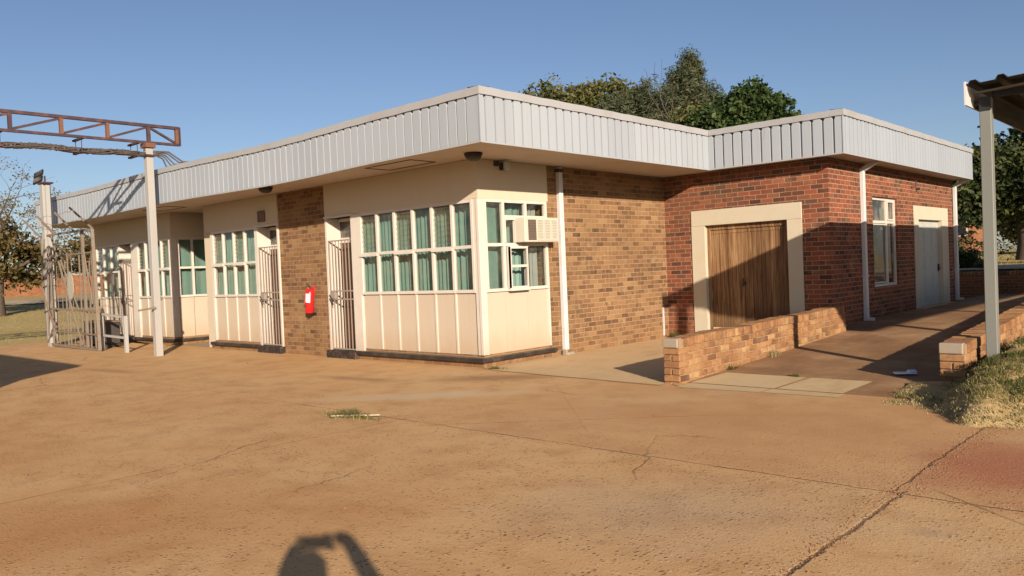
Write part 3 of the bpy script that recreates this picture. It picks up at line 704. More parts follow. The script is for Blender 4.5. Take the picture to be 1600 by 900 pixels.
# dark ledge round the foot of the bay, on a brick plinth
def ledges(runs):
    mb = MB(); tp = MB()
    for (x0, x1, y0, y1) in runs:
        mb.box(x0, x1, y0, y1, .085, .150, .005)
        tp.box(x0+.006, x1-.006, y0+.006, y1-.006, .150, .1535)
    o = mb.build('window_ledge', M['ledge'], B); tp.build('ledge_top', M['ledge_top'], o)
ledges([(-3.20, .075, -.085, .05), (-.05, .0745, .0505, 1.70)])
MB().box(-3.195, 0.018, -.02, .20, -.05, .0849).box(-.18, .0175, .2005, 1.63, -.05, .0848).box(-3.19, -.0, .012, .2, .1535, ZB+.004).box(-.2, -.012, .2, 1.6, .1535, ZB+.004).build('plinth', M['tan_brick'], B)

# doors with security gates
def office_door(x0, x1, leafmat, gate_open=False):
    yb = .27
    d = MB().box(x0+.05, x1-.05, yb, yb+.04, .145, 2.14).build('door', M[leafmat], B)
    MB().tube([(x0+.13, yb-.05, 1.10), (x0+.25, yb-.05, 1.10)], .010).tube([(x0+.13, yb-.05, 1.10), (x0+.13, yb+.005, 1.10)], .010).build('handle', M['steel_white'], d)
    f = MB(); f.box(x0, x0+.05, -.03, yb+.06, .14, 2.60); f.box(x1-.05, x1, -.03, yb+.06, .14, 2.60)
    f.box(x0+.05, x1-.05, yb-.02, yb+.06, 2.14, 2.235); f.box(x0+.05, x1-.05, yb-.02, yb+.06, 2.54, 2.60); f.box(x0-.012, x1+.012, -.05, .02, 2.601, 2.635)
    fr = f.build('door_frame', M['white'], B)
    MB().box(x0+.05, x1-.05, yb+.01, yb+.02, 2.235, 2.54).build('transom_pane', M['glass_dirty'], fr)
    g = MB(); yg = -.005
    g.box(x0+.052, x0+.077, yg-.012, yg+.012, .15, 2.19); g.box(x1-.077, x1-.052, yg-.012, yg+.012, .15, 2.19)
    for z in (.165, 1.085, 1.24, 2.175): g.box(x0+.077, x1-.077, yg-.0115, yg+.0115, z-.012, z+.012)
    nb = 6
    for i in range(nb):
        x = x0+.077+(x1-x0-.154)*(i+1)/(nb+1); g.box(x-.0065, x+.0065, yg-.0065, yg+.0065, .165, 2.175)
    sg = g.build('security_gate', M['gate'], B)
    MB().box(x0+.08, x0+.22, yg-.03, yg+.03, 1.10, 1.225).build('lock_box', M['gate'], sg)
    MB().bar((x0+.07, yg-.04, 1.17), (x0+.21, yg-.05, 1.05), .014).bar((x0+.07, yg-.04, 1.10), (x0+.19, yg-.05, .98), .014).build('latch', M['dark_grey'], sg)
    MB().box(x0-.015, x1+.03, -.11, .30, -.02, .138, .006).build('step', M['step'], B)
office_door(-4.055, -3.20, 'brown_door')
office_door(-6.56, -5.70, 'brown_door')
office_door(-13.72, -12.84, 'pink_door')
MB().box(-3.20, -3.01, -.03, .05, .15, 2.62).build('jamb', M['white'], B)
# second bay
xs2 = [-8.46+i*(8.46-6.60)/4 for i in range(5)]
w3 = front_bay(xs2, (0, 2)); MB().box(-8.56, -8.486, -.025, .08, ZB-.01, 2.622).build('jamb', M['white'], B)
upper(-8.80, -5.703, -.03, .16); ledges([(-8.66, -6.58, -.085, .05)])
MB().box(-8.60, -6.575, -.02, .2, -.05, .0849).box(-8.55, -6.575, .012, .2, .1535, ZB+.004).build('plinth', M['tan_brick'], B)
MB().box(-6.575, -6.56, -.03, .05, .15, 2.62).build('jamb', M['white'], B)
# wall vent on the plaster band
MB().box(-6.40, -6.14, -.075, -.0305, 2.70, 2.93, .012).build('vent', M['ac_dark'], B)
# third bay beyond the recess, front
xs3 = [-12.50+i*(12.50-10.66)/4 for i in range(5)]
w4 = front_bay(xs3, (0, 3)); xs4 = [-15.25+i*(1.48)/3 for i in range(4)]
w5 = front_bay(xs4, (0,))
MB().box(-12.84, -12.53, -.03, .05, .15, 2.62).build('jamb', M['white'], B)
MB().box(-10.64, -10.53, -.022, .11, ZB-.002, 2.624).build('corner_post', M['white'], B)
upper(-15.42, -10.525, -.03, .16); upper(-10.72, -10.5255, .1605, 1.6)
ledges([(-12.83, -10.475, -.085, .05), (-10.6, -10.476, .0505, 1.6), (-15.35, -13.73, -.085, .05)])
MB().box(-12.8, -10.532, -.02, .2, -.05, .0849).box(-10.75, -10.5325, .2005, 1.6, -.05, .0848).box(-15.3, -13.75, -.02, .2, -.05, .0849).box(-12.8, -10.56, .012, .2, .1535, ZB+.004).box(-10.75, -10.562, .2, 1.6, .1535, ZB+.004).box(-15.3, -13.75, .012, .2, .1535, ZB+.004).build('plinth', M['tan_brick'], B)
mb = MB(); frame_y(mb, [.14, .50, .96, 1.42], (ZSILL, ZMID, ZTOP), -10.55); w6 = mb.build('window', M['white'], B)
g = MB()
for a, b in ((.16, .48), (.52, .94), (.98, 1.4)):
    for z0, z1 in ((ZSILL+.02, ZMID-.02), (ZMID+.02, ZTOP-.02)): g.quad((-10.547, a, z0), (-10.547, b, z0), (-10.549, b, z1), (-10.549, a, z1))
g.build('pane', M['glass'], w6)
drape(.12, 1.5, ZSILL-.2, ZTOP-.02, -10.70, .008, M['curtain'], w6, 'y', fold=.16)
pm = MB(); pm.box(-10.585, -10.558, .11, .49, ZB, ZSILL-.024); pm.box(-10.585, -10.5585, .505, .955, ZB, ZSILL-.024); pm.box(-10.585, -10.558, .97, 1.6, ZB, ZSILL-.024); pm.build('infill_panel', M['panel'], B)

# white surround and timber double door in the red brick
mb = MB(); mb.box(.605, .89, 5.325, 5.60, .06, 2.20); mb.box(2.56, 2.835, 5.325, 5.60, .06, 2.20); mb.box(.604, 2.836, 5.324, 5.60, 2.20, 2.50, .006)
mb.build('door_surround', M['white_plaster'], B)
mk = MB()
for r_ in range(0):
    for k in range(6):
        x = 1.50+k*.115+(.02 if r_ == 1 else 0); mk.box(x, x+.035, 5.3215, 5.3235, 2.285+r_*.065, 2.305+r_*.065)
mk.b.free()
dd = MB()
for i in range(18):
    x = .965+i*(1.53/18); dd.box(x+.003, x+1.53/18-.003, 5.452+rng.uniform(-.003, .003), 5.49, .22, 2.03+.0)
td = dd.build('double_door', M['timber'], B)
MB().box(.892, .965, 5.42, 5.55, .06, 2.198).box(2.495, 2.558, 5.42, 5.55, .06, 2.198).box(.965, 2.495, 5.42, 5.55, 2.11, 2.198).box(.965, 1.72, 5.445, 5.475, 2.035, 2.105).box(1.735, 2.495, 5.445, 5.475, 2.035, 2.105).build('timber_frame', M['timber'], td)
MB().box(1.60, 1.66, 5.435, 5.452, 1.02, 1.10).tube([(1.63, 5.40, 1.0), (1.63, 5.40, 1.16)], .012).build('handle', M['dark_grey'], td)
MB().box(.965, 2.495, 5.40, 5.58, .0, .215, .006).build('door_sill', M['court'], td)
# paired white door in its surround, long side
mb = MB(); mb.box(3.10, 3.335, 10.06, 10.36, .15, 2.235); mb.box(3.10, 3.335, 12.14, 12.655, .15, 2.235); mb.box(3.10, 3.336, 10.059, 12.656, 2.235, 2.535, .006)
mb.build('door_surround', M['white_plaster'], B)
wd = MB().box(3.20, 3.235, 10.362, 10.98, .28, 2.232).box(3.20, 3.2355, 10.995, 12.138, .28, 2.232).build('panelled_door', M['steel_white'], B)
pn = MB()
for (a, b) in ((10.44, 10.90), (11.10, 11.52), (11.62, 12.04)):
    for z0, z1 in ((.42, 1.0), (1.12, 1.42), (1.55, 2.12)): pn.box(3.236, 3.243, a, b, z0, z1, .004)
pn.build('door_panel', M['steel_white'], wd)
MB().box(3.237, 3.262, 12.06, 12.12, 1.05, 1.22).tube([(3.262, 12.08, 1.12), (3.30, 12.08, 1.12), (3.30, 11.98, 1.12)], .011).build('handle', M['black'], wd)
MB().box(3.1, 3.50, 10.05, 12.66, .14, .286).build('step', M['court'], B)
# steel window in the long side
mb = MB(); xg = 3.24
frame_y(mb, [7.555, 8.47, 8.975], (.885, 2.15, 2.61), xg, .05, .06)
frame_y(mb, [8.52, 8.91], (2.20, 2.57), xg+.03, .03, .03); frame_y(mb, [7.61, 8.42], (.94, 2.10), xg+.02, .025, .03)
w7 = mb.build('window', M['white'], B)
g = MB()
for (a, b, z0, z1) in ((7.58, 8.45, .91, 2.13), (7.58, 8.45, 2.17, 2.59), (8.49, 8.95, .91, 2.13), (8.49, 8.95, 2.17, 2.59)): g.quad((xg, a, z0), (xg+.004, b, z0), (xg, b, z1), (xg, a, z1))
g.build('pane', M['glass_dirty'], w7)
drape(8.45, 8.97, .85, 2.60, xg-.16, .012, M['curtain_pale'], w7, 'y', fold=.14)
drape(7.56, 8.40, .85, 1.72, xg-.12, .012, M['curtain_pale'], w7, 'y', fold=.2)
drape(7.56, 7.9, 1.5, 2.12, xg-.25, .02, M['curtain_pale'], w7, 'y', fold=.14)
MB().box(3.2, 3.36, 7.48, 9.05, .80, .858, .004).build('window_sill', M['red_brick'], B)
# downpipes
def downpipe(x, y, z0, z1, ux, uy, w=.10, d=.075):
    mb = MB(); mb.box(x, x+d, y-w/2, y+w/2, z0+.05, z1-.10, .006)
    mb.box(x, x+d+.10, y-w/2-.002, y+w/2+.002, z0, z0+.06, .005)
    mb.bar((x+d/2, y, z1-.13), (x+d/2+.30, y-.02, z1+.02), .07, .09)
    o = mb.build('downpipe', M['pipe'], B)
    for t in (.28, .62): MB().box(x-.0, x+d+.006, y-w/2-.02, y+w/2+.02, z0+(z1-z0)*t, z0+(z1-z0)*t+.03).build('bracket', M['pipe'], o)
    return o
mb = MB(); mb.box(.004, .085, 1.90, 2.0, .09, ZS-.012, .006)
o = mb.build('downpipe', M['pipe'], B); MB().box(0.0, .09, 1.885, 2.015, ZS-.10, ZS-.04).build('bracket', M['dark_grey'], o)
downpipe(3.325, 6.90, rz(6.9)+.005, ZS, 1, 0); downpipe(3.325, 13.20, .30, ZS, 1, 0)
MB().box(.0, .03, 5.12, 5.14, .05, .62).build('conduit', M['pipe'], B)
MB().tube([(3.32, 9.95, 2.93), (3.42, 9.95, 2.93), (3.42, 9.95, 3.06)], .012).build('conduit', M['dark_grey'], B); MB().tube([(3.32, 10.30, 2.90), (3.40, 10.30, 2.90)], .03).build('conduit', M['dark_grey'], B)
# broken gully at the pipe foot
MB().box(.02, .17, 1.86, 2.04, .0, .055, .012, Matrix.Rotation(.0, 4, 'Z')).box(.05, .15, 1.84, 1.88, .0, .10, .01).build('gully', M['grey_block'], B)

# ------------------------------------------------------------------ things fixed to the building
A = thing('air_conditioner', 'cream box air conditioner sticking out of the bay window beside the downpipe', 'air conditioner', (0, 1.2, 2.13))
def loc(o): return o
ax0, ax1 = .031, .255
MB().box(ax0, ax1, -.42, .42, -.195, .20, .008).build('casing', M['ac'], A)
mb = MB(); mb.box(ax1-.002, ax1+.004, -.34, -.145, -.165, .165); mb.build('intake_grille', M['ac_dark'], A)
mb = MB()
for i in range(13): mb.box(ax1+.003, ax1+.008, -.335, -.15, -.155+i*.025, -.150+i*.025)
mb.build('grille_bar', M['dark_grey'], A)
for i in range(3):
    a = -.125+i*.178; mb = MB()
    mb.box(ax1-.001, ax1+.010, a, a+.165, -.17, -.155); mb.box(ax1-.001, ax1+.010, a, a+.165, .155, .17); mb.box(ax1-.001, ax1+.0105, a, a+.014, -.155, .155); mb.box(ax1-.001, ax1+.0105, a+.151, a+.165, -.155, .155)
    for j in range(12): mb.box(ax1+.001, ax1+.005, a+.014, a+.151, -.150+j*.026, -.139+j*.026)
    lp_ = mb.build('louvre_panel', M['ac'], A); MB().box(ax1-.003, ax1+.0008, a+.012, a+.153, -.157, .157).build('louvre_backing', M['ac_grey'], lp_)

E_ = thing('fire_extinguisher', 'red fire extinguisher with white label hung on the brick pier', 'fire extinguisher', (-4.56, -.10, 1.08))
tl = Matrix.Rotation(R_(7), 4, 'Y')
MB().lathe([(.0, -.25), (.07, -.25), (.082, -.235), (.082, .12), (.078, .155), (.055, .195), (.03, .21), (.0, .21)], n=24, mat=tl).build('cylinder', M['red'], E_, True)
V = []; F = []
for i in range(13):
    a = R_(-150+i*10); r = .0835
    for z in (-.04, .13): V.append(tl @ Vector((r*math.cos(a), r*math.sin(a), z)))
    if i: F.append((2*i-2, 2*i, 2*i+1, 2*i-1))
lb = raw('label_sticker', V, F, M['paper'], E_, smooth=True)
V = []; F = []; 
for i in range(5):
    a = R_(-150+i*9); r = .0845
    for z in (-.025, .035): V.append(tl @ Vector((r*math.cos(a), r*math.sin(a), z)))
    if i: F.append((2*i-2, 2*i, 2*i+1, 2*i-1))
M['label_blue'] = paint('label_blue', (.08, .10, .32), .5, .1); M['label_red'] = paint('label_red', (.5, .05, .05), .5, .1)
raw('printed_panel', V, F, M['label_blue'], lb)
raw('printed_panel', [(x, y, z+.066) for x, y, z in [Vector(v) for v in V]], F, M['label_red'], lb)
MB().box(-.012, .012, -.012, .012, .205, .25, 0, tl).bar(tl @ Vector((0, 0, .25)), tl @ Vector((.02, -.10, .275)), .018, .012).bar(tl @ Vector((0, 0, .262)), tl @ Vector((.02, -.09, .315)), .018, .010).build('valve', M['dark_grey'], E_)
MB().tube([tl @ Vector(p) for p in ((-.01, -.01, .235), (-.07, -.03, .20), (-.102, -.04, .09), (-.098, -.04, -.04), (-.09, -.045, -.09))], .010).build('hose', M['red'], E_, True)
MB().box(-.03, .03, .06, .0995, .10, .26).build('wall_bracket', M['red'], E_)
MB().box(-.06, .06, .078, .0995, -.29, -.24).box(-.05, .05, -.05, .08, -.275, -.262).build('wall_bracket', M['black'], E_)

K = thing('security_camera', 'small dark box camera under the eave on the cream plaster band', 'security camera', (.028, .53, 3.14))
MB().box(.01, .16, -.045, .045, -.06, .05, .006, Matrix.Rotation(R_(-14), 4, 'Z')).build('body', M['dark_grey'], K)
MB().box(.14, .185, -.05, .052, -.068, .06, .004, Matrix.Rotation(R_(-14), 4, 'Z')).build('hood', M['steel_white'], K)
MB().box(0, .03, -.17, -.08, .0, .08).bar((.015, -.12, .04), (.06, -.03, .05), .025).build('bracket', M['dark_grey'], K)
def bulkhead(x, y, label):
    t = thing('soffit_light', label, 'light fitting', (x, y, ZS), group='bulkhead lights under the eave')
    MB().lathe([(.135, .0), (.14, -.02), (.13, -.035)], n=20).build('base', M['black'], t)
    MB().lathe([(.128, -.034), (.115, -.07), (.085, -.10), (.04, -.115)], n=20).build('shade', M['dark_grey'], t, True)
bulkhead(.40, -.45, 'dark bulkhead light under the near corner of the eave')
bulkhead(-4.75, -.82, 'dark bulkhead light under the eave beside the brick pier')

# ------------------------------------------------------------------ low brick walls beside the ramp
def low_wall(name, x0, x1, y0, y1, zbase, ztop, label, capblock=True):
    t = thing(name, label, 'low wall', ((x0+x1)/2, y0, 0))
    ox = (x0+x1)/2; r = random.Random(name+label); w = (x1-x0)/2
    zc = lambda y: ztop(y)-.112
    core = MB(); V = []; F = []
    n = int((y1-y0)/.25)+1
    for i in range(n+1):
        y = y0+.012+(y1-y0-.024)*i/n
        V += [(-w+.010, y-y0, -.05), (w-.010, y-y0, -.05), (w-.010, y-y0, ztop(y)-.008), (-w+.010, y-y0, ztop(y)-.008)]
        if i:
            p = 4*i-4; q = 4*i
            for k in range(4): F.append((p+k, q+k, q+(k+1) % 4, p+(k+1) % 4))
    F.append((0, 1, 2, 3)); F.append((4*n, 4*n+3, 4*n+2, 4*n+1))
    core = raw('mortar', V, F, M['mortar'], t)
    mb = MB(); ch = .0845
    nc = int((ztop((y0+y1)/2)-.112+.05)/ch)+2
    for c in range(nc):
        s = y0-(.117 if c % 2 else 0.0)
        while s < y1-.02:
            a, b = max(s, y0), min(s+.222, y1); s += .234
            if b-a < .04: continue
            ym = (a+b)/2; zt = zc(ym)-.008-c*ch; zb = zt-.073
            if zt < zbase(ym)-.02: continue
            for side in (-1, 1):
                jo = r.uniform(-.003, .004); tz = r.uniform(-.003, .003)
                xa, xb = (w-.10, w+jo) if side > 0 else (-w-jo, -w+.10)
                mb.box(xa, xb, a-y0+r.uniform(0, .004), b-y0-r.uniform(0, .004), max(zb, zbase(ym)-.03)+tz, zt+tz, .007, None, clamp(r.gauss(.55, .25)))
        # end bricks
        zt = zc(y0)-.008-c*ch; zb = zt-.073
        if zt > zbase(y0)-.02:
            if c % 2 == 0: mb.box(-w, w, -.006-r.uniform(0, .005), .09, zb, zt, .010, None, clamp(r.gauss(.6, .2)))
            else:
                mb.box(-w, -.006, -.004-r.uniform(0, .005), .09, zb, zt, .010, None, clamp(r.gauss(.6, .2))); mb.box(.006, w, -.004-r.uniform(0, .005), .09, zb, zt, .010, None, clamp(r.gauss(.6, .2)))
    mb.build('brick_courses', M['loose_brick'], t)
    cb = MB(); s = y0+(.12 if capblock else .0)
    while s < y1-.05:
        z = ztop(s); d = r.uniform(.070, .078)
        cb.box(-w-.006-r.uniform(0, .006), w+.006+r.uniform(0, .006), s-y0, s-y0+d, z-.110+r.uniform(-.003, .003), z+r.uniform(-.006, .006), .009, None, clamp(r.gauss(.5, .25))); s += .084
    cb.build('coping_bricks', M['loose_brick'], t)
    if capblock: MB().box(-w-.004, w-.02, -.012, .112, ztop(y0)-.112, ztop(y0)+.006, .012).build('end_block', M['grey_block'], t)
    return t
low_wall('low_brick_wall', 3.335, 3.565, -.17, 5.33, lambda y: rz(y) if y > 0 else 0, lambda y: .562+.014*(y+.17)+.006*math.sin(y*3), 'low weathered brick wall between courtyard and ramp with a pale end block')
low_wall('low_brick_wall', 6.235, 6.495, .80, 16.1, lambda y: min(rz(y), .2) if y > 0 else 0, lambda y: min(.50+.045*(y-.8), .96), 'low brick wall retaining the grass bank beside the steel post')

# far retaining wall at the end of the ramp
W = thing('retaining_wall', 'long brick retaining wall closing the far end of the paved ramp', 'wall', (2, 16.3, 0))
MB().box(-12, 14, 0, .22, -.1, .80).build('wall_face', M['far_brick'], W)
mb = MB(); r = random.Random(4)
for i in range(300):
    x = -11.9+i*.0866; mb.box(x, x+.074, -.012, .235, .80+.0, .915+r.uniform(-.006, .006), .007, None, clamp(r.gauss(.5, .25)))
mb.build('coping_bricks', M['loose_brick'], W)

# ------------------------------------------------------------------ carport at the right edge
C = thing('carport', 'steel carport with grey post and dark underside of its sheet roof', 'carport', (6.66, 1.25, .33))
def carpost(y, zg): 
    o = MB().box(-.056, .056, y-.056, y+.056, zg-.05, 2.84, .006).build('post', M['post_steel'], C); return o
carpost(0, .02); carpost(6.6, .12); carpost(13.0, .2)
for y in (6.6, 13.0): pass
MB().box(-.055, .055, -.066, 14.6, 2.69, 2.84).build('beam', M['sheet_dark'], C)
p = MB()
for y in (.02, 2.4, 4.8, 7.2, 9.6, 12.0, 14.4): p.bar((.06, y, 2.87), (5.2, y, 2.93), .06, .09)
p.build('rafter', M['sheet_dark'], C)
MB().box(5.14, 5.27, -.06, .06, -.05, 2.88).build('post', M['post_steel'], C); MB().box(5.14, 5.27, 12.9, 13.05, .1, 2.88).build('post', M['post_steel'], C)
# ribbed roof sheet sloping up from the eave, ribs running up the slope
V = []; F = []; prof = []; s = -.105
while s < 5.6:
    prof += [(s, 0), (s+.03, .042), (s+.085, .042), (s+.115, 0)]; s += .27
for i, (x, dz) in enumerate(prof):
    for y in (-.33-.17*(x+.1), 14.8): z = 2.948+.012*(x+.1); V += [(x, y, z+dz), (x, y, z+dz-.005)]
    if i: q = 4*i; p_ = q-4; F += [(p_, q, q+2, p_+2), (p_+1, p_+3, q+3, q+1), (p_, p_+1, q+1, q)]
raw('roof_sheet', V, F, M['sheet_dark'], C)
MB().bar((-.10, -.075, 2.888), (5.45, -.075-.94, 2.955), .012, .085, R_(90)).build('barge_board', M['post_steel'], C)
MB().box(-.135, -.115, -.335, 14.82, 2.735, 2.985).build('edge_flashing', M['pipe'], C)
MB().box(-.114, -.06, -.03, .03, 2.76, 2.79).build('flashing_bracket', M['dark_grey'], C)
MB().tube([(-.066, .0, 2.53), (-.09, .0, 2.53)], .012).build('bolt', M['dark_grey'], C)

# ------------------------------------------------------------------ gantry, poles and gate on the left
G = thing('cable_gantry', 'tall pale post carrying a rusty lattice truss across the gateway', 'gantry', (-8.19, -1.47, 0))
MB().box(-.075, .075, -.07, .07, -.05, 4.42, .006).build('post', M['pole'], G)
MB().box(-.11, .11, -8.6, -8.42, -.05, 4.42, .006).build('post', M['pole'], G)
zt_, zb_ = 4.83, 4.475
MB().box(-.04, .04, -9.2, .66, zt_-.03, zt_+.03).box(-.035, .035, -9.2, .66, zb_-.025, zb_+.025).build('chord', M['rust'], G)
mb = MB(); m2 = MB()
vs = [.62, .02, -.80, -1.66, -2.54, -3.4, -4.3, -5.2, -6.1, -7.0, -7.9, -8.5]
for i, y in enumerate(vs): MB().box(-.036, .036, y-.032, y+.032, zb_+.025, zt_-.03).build('upright_bar', M['rust_orange' if i in (0, 2, 3) else 'rust'], G)
mb.box(-.05, .05, .66, .69, zb_-.02, zt_+.02)
for a, b in zip(vs[1:], vs[2:]): mb.bar((.0, a, zt_-.03), (.0, b, zb_+.03), .045)
mb.bar((0, .03, zt_-.03), (0, .60, zb_+.03), .045)
mb.build('lattice_bar', M['rust'], G)
mb = MB()
for y in (-.28, -1.35, -2.75, -4.2, -5.6): mb.box(-.28, .28, y-.03, y+.03, zb_-.07, zb_-.035); mb.box(-.28, .20, y-.03, y+.03, zb_-.33, zb_-.295); mb.box(-.19, -.18, y-.006, y+.006, zb_-.33, zb_-.04); mb.box(.13, .14, y-.006, y+.006, zb_-.33, zb_-.04)
mb.build('cable_hanger', M['rust'], G)
MB().box(-.13, .13, -.105, .105, 4.36, 4.45).build('post_cap', M['rust_orange'], G); MB().box(-.14, .14, -.11, .11, 4.18, 4.21).build('collar', M['rust'], G)
MB().box(.0, .04, .085, .12, 1.16, 1.24).bar((.11, -.06, 1.02), (.11, -.42, .98), .02, .04).build('hasp', M['gate_rust'], G)
# cable bundle
CB = thing('cable_bundle', 'thick bundle of bound cables slung under the truss and dropping to the roof edge', 'cables', (-8.19, -1.47, 4.27))
r = random.Random(5); mb = MB()
def cz(y): return -.055+.03*math.cos((y+2.0)*4.4)*.5
for k in range(7):
    a = k*.9; pts = []
    for i in range(60):
        y = -9.0+i*(9.0)/59; pts.append((.0+.05*math.cos(a+y*3.0)+r.uniform(-.012, .012), y, cz(y)+.045*math.sin(a+y*3.0)+r.uniform(-.01, .01)))
    mb.tube(pts, .017, 6)
mb.build('bound_cables', M['cable'], CB)
y = -8.9
while y < -.05: MB().tube([(.0, y, cz(y)), (.0, y+.022, cz(y))], .066, 8).build('binding_tie', M['cable'], CB); y += .13+r.uniform(-.03, .04)
mb = MB()
for k in range(5):
    ex = -.15+.16*k+r.uniform(-.05, .05); pts = [(.05*math.cos(k), -.05, -.05+.03*math.sin(k*2)), (.06, .12, -.06+.02*k), (.12+ex*.4, .28, -.13+.03*k), (.2+ex, .36+.01*k, -.28+.008*k), (.25+ex*1.3, .62, -.275)]
    mb.tube(pts, .016, 6)
mb.build('loose_cable', M['cable'], CB, True)

PX, PY = -14.42, -1.50
FP = thing('floodlight_post', 'pale square post with a black floodlight on top beside the open gate', 'post', (PX, PY, 0))
MB().box(-.15, .08, -.10, .10, -.05, 4.24, .006).build('post', M['pole'], FP)
MB().box(.10, .17, -.05, .05, -.05, 4.20).build('conduit', M['pole'], FP)
MB().box(-.20, .22, -.13, .13, 4.241, 4.28).box(-.02, .0, -.02, .02, 4.28, 4.46).build('top_plate', M['rust'], FP)
mb = MB()
for z in (.9, 1.55, 1.75, 2.25): mb.tube([(-.19, -.13, z), (.20, -.13, z+.05), (.21, .12, z+.03), (-.18, .12, z-.03), (-.19, -.13, z)], .010, 6)
mb.build('binding_wire', M['cable'], FP)
FL = thing('floodlight', 'black twin panel floodlight tilted on the pale square post', 'floodlight', (PX-.38, PY-.04, 4.46))
tm = Matrix.Rotation(R_(-18), 4, 'X') @ Matrix.Rotation(R_(-30), 4, 'Y') @ Matrix.Rotation(R_(-70), 4, 'Z')
MB().box(-.025, .02, -.15, .15, .02, .20, .008, tm).box(-.025, .02, -.15, .15, -.19, -.01, .008, tm).build('lamp_head', M['black'], FL)
MB().box(.021, .027, -.13, .13, -.17, -.03, 0, tm).box(.021, .027, -.13, .13, .04, .18, 0, tm).build('lens', M['glass_dirty'], FL)
MB().bar((.05, 0, -.13), (.36, .03, -.175), .03).build('bracket', M['black'], FL)

GT = thing('steel_gate', 'rusty barred steel gate leaf leaning open against the floodlight post', 'gate', (-12.6, -1.60, 0))
g0, g1 = -2.05, 1.62
fr = MB(); fr.bar((g0, .05, .05), (g0-.16, .06, 2.92), .055); fr.bar((g1, -.02, .02), (g1-.20, .02, 2.86), .07); fr.bar((g0-.16, .06, 2.90), (g1-.20, .02, 2.86), .045)
fr.bar((g0, .05, .06), (g1, -.02, .03), .06); fr.bar((g0+.1, .04, 1.0), (g1-.05, .0, .93), .04); fr.bar((g0+.1, .04, .42), (g1-.02, -.01, .38), .035); fr.bar((g0+.3, .04, 2.35), (g1-.18, .02, 2.32), .035); fr.bar((g0+.1, .05, 2.9), (g0+.1, .05, .08), .05); fr.bar((.75, .03, 2.85), (.78, .0, .05), .06)
fr.build('gate_frame', M['gate_rust'], GT)
bs = MB()
for i in range(13):
    x = g0+.22+i*.262; h = 2.35+.17*math.sin(i*2.1); bs.bar((x+rng.uniform(-.06, .06), .02, .06), (x+rng.uniform(-.14, .10), .03, h*rng.choice((1, 1, .97, .72, 1.05))), rng.choice((.014, .02, .028)))
bs.build('gate_bar', M['gate_rust'], GT)
for a, b in (((-1.5, -.03, 2.6), (-1.75, -.03, .3)), ((-.6, -.03, 2.2), (.5, -.04, .95)), ((.9, -.02, 2.5), (1.35, -.03, 1.1)), ((-1.9, -.03, 1.15), (-1.2, -.03, .5))): MB().bar(a, b, .03).build('brace', M['gate_rust'], GT)
MB().bar((g0+.8, -.01, 2.85), (g0+2.6, -.02, .1), .035).bar((g0+.15, -.01, .1), (g0+.75, -.01, .62), .03).bar((g0+.3, -.01, 2.8), (g0-.02, -.01, 1.5), .03).bar((g0-.02, -.01, 1.5), (g0+.9, -.01, .1), .03).build('brace', M['gate_rust'], GT)
for x in (g0-.16, -1.05, .25, g1-.20): MB().bar((x, .03, 2.88), (x-.62 if x < g1-.5 else x-.78, -.18, 3.38 if x < g1-.5 else 3.42), .035).build('spike_arm', M['gate_rust'], GT, label='angled arm that once carried barbed wire')
wr = MB()
for k in (.45, .9):
    pts = [(x-.62*k, .03-.21*k, 2.88+.5*k+.02*math.sin(x*9)) for x in [g0-.16+i*.2 for i in range(18)]]
    wr.tube(pts, .005, 4)
wr.build('barbed_wire', M['gate_rust'], GT)
wm = MB()
for z in (.5, .7, 1.2, 1.55, 1.85, 2.1): wm.tube([(g0+.1+i*.35, .05+.01*math.sin(i), z+.04*math.sin(i*1.9+z*5)) for i in range(10)], .006, 4)
wm.build('wire_strand', M['gate_rust'], GT)
mm = Matrix.Translation((.05, -.05, 1.55)) @ Matrix.Rotation(R_(90), 4, 'X')
MB().lathe([(.0, -.008), (.19, -.008), (.19, .008), (.0, .008)], n=24, mat=mm @ Matrix.Diagonal((1.0, 1.75, 1, 1))).build('sign_plate', M['mesh_sign'], GT)
BR = thing('handrail', 'short grey tube handrail standing between the gate and the door', 'handrail', (-10.6, -1.45, 0))
MB().bar((-.65, 0, .86), (.72, 0, .80), .05).bar((-.65, 0, .36), (.74, 0, .33), .05).build('rail', M['pole'], BR)
MB().bar((.72, 0, -.02), (.70, 0, .82), .075).build('post', M['pole'], BR); MB().bar((-.62, 0, -.02), (-.65, 0, .88), .05).build('post', M['pole'], BR)
mb = MB(); mb.box(-13.5, -12.1, -.62, -.28, 0, .10); 
ST = thing('scrap_bin', 'dark slatted scrap bin standing behind the open gate', 'bin', (-12.35, -1.05, 0))
MB().box(-.55, .55, -.22, .22, .10, .62, .01).build('bin_body', M['dark_grey'], ST); MB().box(-.50, -.42, -.2, .2, 0, .10).build('foot', M['dark_grey'], ST); MB().box(.42, .50, -.2, .2, 0, .10).build('foot', M['dark_grey'], ST); MB().box(-.58, .58, -.25, .25, .621, .66).build('rim', M['ac_dark'], ST)

